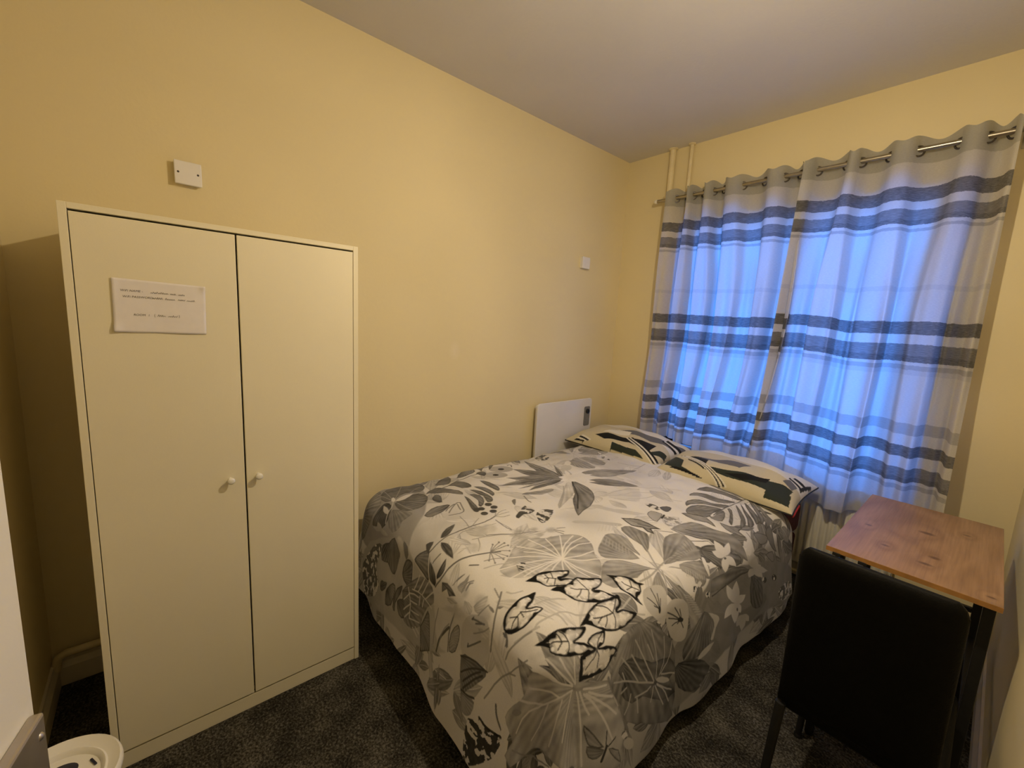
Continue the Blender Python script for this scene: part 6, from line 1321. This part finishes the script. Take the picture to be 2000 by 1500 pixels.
def window(pts, pad):
    xs = [p[0] for p in pts]; ys = [p[1] for p in pts]
    i0 = max(0, int(((min(xs) - pad) / 1000 - D_U0) / (D_U1 - D_U0) * (nu - 1)) - 1); i1 = min(nu, int(((max(xs) + pad) / 1000 - D_U0) / (D_U1 - D_U0) * (nu - 1)) + 3)
    hm = duvet_hem(ug[i0:i1]) if i1 > i0 else np.array([0.4])
    ta = min((D_HEAD - (max(ys) + pad) / 1000) / (D_HEAD - hm.min()), (D_HEAD - (max(ys) + pad) / 1000) / (D_HEAD - hm.max()))
    tb = max((D_HEAD - (min(ys) - pad) / 1000) / (D_HEAD - hm.min()), (D_HEAD - (min(ys) - pad) / 1000) / (D_HEAD - hm.max()))
    j0 = max(0, int(ta * (nv - 1)) - 1); j1 = min(nv, int(tb * (nv - 1)) + 3)
    return slice(j0, j1), slice(i0, i1)

def draw(pr):
    pts = list(zip(pr[-1][::2], pr[-1][1::2]))
    if pr[0] == 'l':
        _, tn, wd, _p = pr
        sl = window(pts, wd + 4)
        if sl[0].stop <= sl[0].start or sl[1].stop <= sl[1].start: return
        d = seg_dist(Umm[sl], Vmm[sl], pts, False)
        a = np.clip((wd * 0.5 + 1.3 - d) / 2.0, 0, 1) * 0.9
        tone[sl] = tone[sl] * (1 - a) + tn * a
        return
    _, t0, t1, mode, edge, _p = pr
    if len(pts) < 3: return
    sl = window(pts, 6)
    if sl[0].stop <= sl[0].start or sl[1].stop <= sl[1].start: return
    x, y = Umm[sl], Vmm[sl]
    ins = inside(x, y, pts); d = seg_dist(x, y, pts, True) * np.where(ins, 1, -1)
    a = np.clip((d + 1.3) / 2.6, 0, 1)
    p0 = np.array(pts[0]); far = max(pts, key=lambda q: (q[0] - p0[0]) ** 2 + (q[1] - p0[1]) ** 2); ax = np.array(far) - p0; L = np.hypot(*ax) + 1e-6
    f = np.clip(((x - p0[0]) * ax[0] + (y - p0[1]) * ax[1]) / L / L, 0, 1)
    c = t0 + (t1 - t0) * f
    if mode == 0:
        a = np.clip((d + 3) / 8, 0, 1) * 0.9 if max(x.shape) > 90 else a
        c = c + 0.05 * (N3[sl] - 0.5)
    elif mode == 1:
        per = ((x - p0[0]) * -ax[1] + (y - p0[1]) * ax[0]) / L
        ang = np.arctan2(per, f * L + 30)
        c = c + 0.055 * np.sin(ang * 46) * (0.4 + N3[sl]) + 0.07 * (N1[sl] - 0.5) - 0.09 * np.exp(-np.maximum(d, 0) / 4) + 0.16 * (N4[sl] - 0.5) - 0.07 * np.exp(-(per / 5.0) ** 2)
    elif mode == 4:
        a = np.clip((d + 2) / 16, 0, 1) * 0.75; c = c + 0.18 * (N4[sl] - 0.5) + 0.1 * (N1[sl] - 0.5)
    elif mode == 2:
        k = N1[sl] * 0.65 + N2[sl] * 0.35
        c = np.where(k > 0.56, 0.86, c) + 0.05 * (N2[sl] - 0.5)
    elif mode == 3:
        wdt = 6.5 + 12 * N1[sl] ** 2 + 6 * (f < 0.22)
        dark = np.clip((wdt - d) / 4.0, 0, 1)
        c = 0.95 * (1 - dark) + 0.055 * dark - 0.28 * np.clip((wdt + 16 - d) / 18, 0, 1) * (N2[sl] > 0.45) * (1 - dark)
    if edge: c = np.where((d < edge) & (d > -2), 0.20 + 0.1 * N1[sl], c)
    tone[sl] = tone[sl] * (1 - a) + c * a

# loose leaves for the part of the print that the bed turns away from the door
rg = np.random.RandomState(12)
def stray_leaf(cx, cy, L, W_, th, tn, md):
    pts = []
    for k in range(9):
        f = k / 8; w_ = W_ * math.sin(math.pi * f ** 0.8)
        pts.append((f * L, w_ / 2))
    pts = pts + [(p, -q) for p, q in pts[-2:0:-1]]
    c_, s_ = math.cos(th), math.sin(th)
    flat = []
    for p, q in pts: flat += [cx + p * c_ - q * s_, cy + p * s_ + q * c_]
    draw(('p', tn, tn + 0.08, md, 0, flat)); draw(('l', min(0.9, tn + 0.22), 3, [cx, cy, cx + L * 0.95 * c_, cy + L * 0.95 * s_]))
for k in range(110):
    # faint foliage washed in behind everything else
    stray_leaf(rg.uniform(100, 1500), rg.uniform(700, 2500), rg.uniform(90, 240), rg.uniform(30, 90), rg.uniform(0, 6.28), rg.uniform(0.74, 0.84), 1)
tone -= 0.30 * sstep(1.60, 1.76, U) * sstep(0.9, 1.15, V) * (0.6 + 0.8 * noise2(U, V, 8.0, 9))  # right flank darker: dark foliage wash, with the side's shadow put into the tone
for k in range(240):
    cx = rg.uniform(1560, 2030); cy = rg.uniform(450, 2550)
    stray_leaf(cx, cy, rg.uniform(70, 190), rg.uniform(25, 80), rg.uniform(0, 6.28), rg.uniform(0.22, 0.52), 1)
tone -= 0.13 * sstep(0.9, 0.45, U) * sstep(1.7, 1.1, V) * (0.5 + noise2(U, V, 6.0, 10))  # left foot area darker: grey print wash plus shading painted into the tone
for k in range(70):
    cx = rg.uniform(0, 1200); cy = rg.uniform(380, 640)
    stray_leaf(cx, cy, rg.uniform(80, 200), rg.uniform(25, 70), rg.uniform(0, 6.28), rg.uniform(0.40, 0.66), 1)
for k in range(60):
    cx = rg.uniform(-20, 260); cy = rg.uniform(600, 2500)
    stray_leaf(cx, cy, rg.uniform(80, 180), rg.uniform(25, 60), rg.uniform(0, 6.28), rg.uniform(0.38, 0.70), 1)
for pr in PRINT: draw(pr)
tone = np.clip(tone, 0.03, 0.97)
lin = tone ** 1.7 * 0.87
rgb = np.stack([lin * 1.0, lin * 0.975, lin * 0.975], -1)

# hem: the cloth turns under at the foot and at both sides
def turn_under(P, rgb, side):
    steps = ((0.006, -0.004), (0.014, -0.003), (0.022, 0.006), (0.026, 0.05))
    add = []
    for inn, up in steps:
        e = (P[-1] if side == 'foot' else P[:, -1] if side == 'right' else P[:, 0]).copy()
        if side == 'foot': e[:, 1] += inn
        else: e[:, 0] += inn * (-1 if side == 'right' else 1)
        e[:, 2] = np.maximum(e[:, 2] + up, 0.006)
        add.append(e)
    white = np.full((len(add[0]), 3), 0.55)
    if side == 'foot':
        return np.concatenate([P] + [a[None] for a in add], 0), np.concatenate([rgb] + [white[None]] * 4, 0)
    if side == 'right':
        return np.concatenate([P] + [a[:, None] for a in add], 1), np.concatenate([rgb] + [white[:, None]] * 4, 1)
    return np.concatenate([a[:, None] for a in add[::-1]] + [P], 1), np.concatenate([white[:, None]] * 4 + [rgb], 1)
for sd in ('foot', 'right', 'left'): P, rgb = turn_under(P, rgb, sd)
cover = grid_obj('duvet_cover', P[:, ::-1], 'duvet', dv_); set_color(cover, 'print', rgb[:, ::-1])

# pillows
PCOL = dict(c=(0.60, 0.54, 0.39), g=(0.032, 0.040, 0.032), k=(0.012, 0.012, 0.014), w=(0.76, 0.73, 0.66), s=(0.15, 0.15, 0.165))
PLAB = ('patterned pillow with green and black shapes beside the panel heater', 'patterned pillow with cream and green bands nearest the desk')
for i, (c0, ax_, ay_, rot, tilt, seed) in enumerate(PILLOWS):
    pl = thing('pillow', PLAB[i], 'pillow', 'patterned pillows at the head of the bed')
    ns, ntt = 260, 190
    s_, t_ = np.meshgrid(np.linspace(-1, 1, ns), np.linspace(-1, 1, ntt))
    PT = np.stack(pillow_point(s_, t_, c0, ax_, ay_, rot, tilt, True, seed), -1)
    col = np.empty(s_.shape + (3,)); col[:] = PCOL['c']
    back = t_ > 0.12 - 0.25 * s_; col[back] = PCOL['w']
    for n_, cc, fl in PILLOW_PRINT:
        if n_ != i: continue
        pts = list(zip(fl[::2], fl[1::2]))
        col[inside(s_ * 100, t_ * 100, pts)] = PCOL[cc]
    o = grid_obj('pillow_face', PT, 'pillow', pl); set_color(o, 'print', col)
    s2, t2 = np.meshgrid(np.linspace(-1, 1, 60), np.linspace(-1, 1, 44))
    PB = np.stack(pillow_point(s2, t2, c0, ax_, ay_, rot, tilt, False, seed), -1)
    cb = np.empty(s2.shape + (3,)); cb[:] = PCOL['c']
    o = grid_obj('pillow_underside', PB[:, ::-1], 'pillow', pl); set_color(o, 'print', cb[:, ::-1])
    # piped seam round the edge
    tt_ = np.linspace(0, 1, 60)
    ring = [(-1 + 2 * q, -1) for q in tt_] + [(1, -1 + 2 * q) for q in tt_[1:]] + [(1 - 2 * q, 1) for q in tt_[1:]] + [(-1, 1 - 2 * q) for q in tt_[1:]]
    pts = []
    for a, b_ in ring:
        p = pillow_point(np.array(a), np.array(b_), c0, ax_, ay_, rot, tilt, True, seed); pts.append(tuple(float(q) for q in p))
    bm = bmesh.new(); tube(bm, pts, 0.0045, 6); obj('piping', bm, 'blackmetal', pl, True)
    if i == 1:
        bm = bmesh.new(); pr_ = [pillow_point(np.array(1.0), np.array(q), c0, ax_, ay_, rot, tilt, True, seed) for q in np.linspace(-0.95, -0.25, 9)]
        tube(bm, [(float(p[0]) + 0.003, float(p[1]), float(p[2]) - 0.012) for p in pr_], [0.003] + [0.007] * 7 + [0.003], 10); o = obj('inner_edge', bm, 'red', pl, True); o['label'] = 'red inner pillow showing at the open end'

# ------------------------------------------------------------------ desk
dk = thing('desk', 'small desk with knotty wood top and black metal legs', 'desk')
dx0, dx1, dy0, dy1, dz = 1.914, 2.329, 1.885, 2.689, 0.78
obj('tabletop', B((dx0, dy0, dz - 0.016), (dx1, dy1, dz)), 'wood', dk, bev=0.0008)
eb = obj('edge_band', B((dx0, dy0 - 0.0012, dz - 0.0158), (dx1, dy0, dz - 0.0002)), 'edgeband', dk); eb['label'] = 'amber edge strip'
lx = (dx0 + 0.035, dx1 - 0.022)
for x in lx:
    for y in (dy0 + 0.055, dy1 - 0.055):
        bm = bmesh.new(); bar(bm, (x, y, 0.008), (x, y, dz - 0.016), 0.026, 0.026); obj('leg', bm, 'blackmetal', dk, bev=0.002)
        bm = bmesh.new(); lathe(bm, [(0, 0), (0.014, 0), (0.014, 0.008), (0, 0.008)], (x, y, 0), (0, 0, 1), 14); obj('foot', bm, 'blackmetal', dk, True)
    bm = bmesh.new(); bar(bm, (x, dy0 + 0.07, dz - 0.029), (x, dy1 - 0.07, dz - 0.029), 0.024, 0.024); obj('side_rail', bm, 'blackmetal', dk, bev=0.002)
    bm = bmesh.new(); bar(bm, (x, dy0 + 0.07, 0.30), (x, dy1 - 0.07, 0.30), 0.020, 0.020); obj('stretcher', bm, 'blackmetal', dk, bev=0.002)
bm = bmesh.new(); bar(bm, (lx[0] + 0.013, dy1 - 0.055, 0.42), (lx[1] - 0.013, dy1 - 0.055, 0.42), 0.020, 0.020); obj('back_rail', bm, 'blackmetal', dk, bev=0.002)
for x in (1.945, 2.016): obj('fixing_clip', B((x - 0.011, dy0 - 0.004, dz - 0.026), (x + 0.011, dy0 + 0.030, dz - 0.014)), 'blackmetal', dk, bev=0.0015)

# ------------------------------------------------------------------ chair
ch = thing('dining_chair', 'black padded dining chair with its back to the door', 'chair')
cx0, cx1 = 1.932, 2.268; yb0, yt0, zb0, zt0 = 1.452, 1.405, 0.445, 0.945
bm = bmesh.new(); nx_, nz_ = 14, 18
def back_pt(a, b_, side):
    z = zb0 + (zt0 - zb0) * b_; y = yb0 + (yt0 - yb0) * b_ ** 1.4
    w_ = 0.5 * (cx1 - cx0) * (1 - 0.035 * b_); e = (1 - abs(2 * a - 1) ** 7) ** 0.5 * (1 - abs(2 * b_ - 1) ** 9) ** 0.5
    x = 0.5 * (cx0 + cx1) + (2 * a - 1) * w_
    # round the upper corners
    if b_ > 0.9: x = 0.5 * (cx0 + cx1) + (2 * a - 1) * (w_ - 0.022 * ((b_ - 0.9) / 0.1) ** 3)
    return (x, y + side * (0.004 + 0.020 * e) + 0.02, z)
g = {}
for sd in (-1, 1):
    for i in range(nx_ + 1):
        for j in range(nz_ + 1):
            g[sd, i, j] = bm.verts.new(back_pt(0.5 - 0.5 * math.cos(math.pi * i / nx_), 0.5 - 0.5 * math.cos(math.pi * j / nz_), sd))
for sd in (-1, 1):
    for i in range(nx_):
        for j in range(nz_): bm.faces.new((g[sd, i, j], g[sd, i + 1, j], g[sd, i + 1, j + 1], g[sd, i, j + 1]))
for i in range(nx_):
    for j in (0, nz_): bm.faces.new((g[-1, i, j], g[-1, i + 1, j], g[1, i + 1, j], g[1, i, j]))
for j in range(nz_):
    for i in (0, nx_): bm.faces.new((g[-1, i, j], g[-1, i, j + 1], g[1, i, j + 1], g[1, i, j]))
bmesh.ops.recalc_face_normals(bm, faces=bm.faces)
bk = obj('backrest', bm, 'black', ch, True)
for xs in (cx0 + 0.004, cx1 - 0.004):
    bm = bmesh.new(); tube(bm, [(xs + (0.006 if xs < 2.1 else -0.006) * (q ** 2), yb0 + (yt0 - yb0) * q ** 1.4 + 0.02, zb0 + 0.01 + (zt0 - zb0 - 0.04) * q) for q in [k / 8 for k in range(9)]], 0.0035, 6); obj('seam', bm, 'black', bk, True)
bm = bmesh.new(); box(bm, (cx0 - 0.005, 1.47, 0.405), (cx1 + 0.02, 1.90, 0.465)); obj('seat', bm, 'black', ch, True, bev=0.022, seg=4)
for x, y, xf, yf in ((cx0 + 0.012, 1.462, cx0 - 0.002, 1.425), (cx1 - 0.002, 1.462, cx1 + 0.010, 1.425), (cx0 + 0.012, 1.875, cx0 - 0.006, 1.888), (cx1 - 0.002, 1.875, cx1 + 0.014, 1.888)):
    bm = bmesh.new(); tube(bm, [(xf, yf, 0), (x, y, 0.43)], [0.0105, 0.014], 12); obj('leg', bm, 'blackmetal', ch, True)
    bm = bmesh.new(); lathe(bm, [(0, -0.0005), (0.0125, -0.0005), (0.0125, 0.012), (0.0105, 0.016)], (xf, yf, 0.0006), (0, 0, 1), 12); obj('foot', bm, 'blackmetal', ch, True)

# ------------------------------------------------------------------ bin by the door
bn = thing('waste_bin', 'white round plastic bin between the door and wardrobe', 'bin')
bc = (1.003, -0.130, 0.0); R_ = 0.119
bm = bmesh.new(); lathe(bm, [(0, 0), (0.088, 0), (0.091, 0.004), (0.111, 0.437), (0.108, 0.438), (0.088, 0.008), (0, 0.008)], bc, (0, 0, 1), 48); obj('body', bm, 'bin', bn, True)
bm = bmesh.new(); lathe(bm, [(0.113, 0.424), (R_ - 0.001, 0.428), (R_, 0.438), (R_ - 0.002, 0.447), (R_ - 0.006, 0.450), (R_ - 0.012, 0.446), (0.092, 0.440), (0.088, 0.443), (0.084, 0.440), (0.080, 0.432), (0, 0.428)], bc, (0, 0, 1), 48)
lid = obj('lid', bm, 'bin', bn, True)
bm = bmesh.new(); lathe(bm, [(0, 0.004), (0.026, 0.003), (0.029, 0.0)], (0.964, -0.124, 0.4285), (0, 0, 1), 28, 1.25, 0.85); o = obj('lid_disc', bm, 'navy', lid, True); o['label'] = 'dark blue oval in the lid'
bm = bmesh.new(); bar(bm, (0.964, -0.070, 0.432), (0.986, -0.060, 0.432), 0.005, 0.006); obj('lid_slot', bm, 'navy', lid, bev=0.001)

# ------------------------------------------------------------------ pendant lamp, just above the frame
lp = thing('pendant_lamp', 'bare bulb pendant lamp hanging from the ceiling', 'lamp')
lx_, ly_, lz_ = LAMP
bm = bmesh.new(); lathe(bm, [(0, 0), (0.05, 0), (0.048, -0.012), (0.02, -0.03), (0.008, -0.034), (0, -0.034)], (lx_, ly_, RH), (0, 0, 1), 28); obj('ceiling_rose', bm, 'knob', lp, True)
bm = bmesh.new(); tube(bm, [(lx_, ly_, RH - 0.03), (lx_, ly_, lz_ + 0.115)], 0.0035, 8); obj('cord', bm, 'knob', lp, True)
bm = bmesh.new(); lathe(bm, [(0, 0.118), (0.010, 0.118), (0.017, 0.10), (0.019, 0.07), (0.017, 0.055), (0, 0.055)], (lx_, ly_, lz_), (0, 0, 1), 20); obj('lamp_holder', bm, 'knob', lp, True)
bm = bmesh.new(); lathe(bm, [(0, 0.056), (0.014, 0.056), (0.020, 0.035), (0.030, 0.004), (0.0325, 0.0), (0, 0.0)], (lx_, ly_, lz_), (0, 0, 1), 28); obj('bulb_collar', bm, 'knob', lp, True)
bm = bmesh.new(); n = 3
lathe(bm, [(0.030 * math.cos(math.pi / 2 * k / n), -0.001 - 0.030 * math.sin(math.pi / 2 * k / n)) for k in range(n)] + [(0, -0.031)], (lx_, ly_, lz_), (0, 0, 1), 10); obj('bulb', bm, 'bulb', lp, True)

# move every thing's empty to its base on the floor or wall, keeping its parts where they are
bpy.context.view_layer.update()
for o in list(C.objects):
    if o.type == 'EMPTY' and o.parent is None and o.children:
        vs = [c.matrix_world @ Vector(b) for c in o.children if c.type == 'MESH' for b in c.bound_box]
        base = Vector(((min(v.x for v in vs) + max(v.x for v in vs)) / 2, (min(v.y for v in vs) + max(v.y for v in vs)) / 2, min(v.z for v in vs)))
        o.location = base
        for c in o.children: c.matrix_parent_inverse = Matrix.Translation(-base)
        if 'base' in o: del o['base']
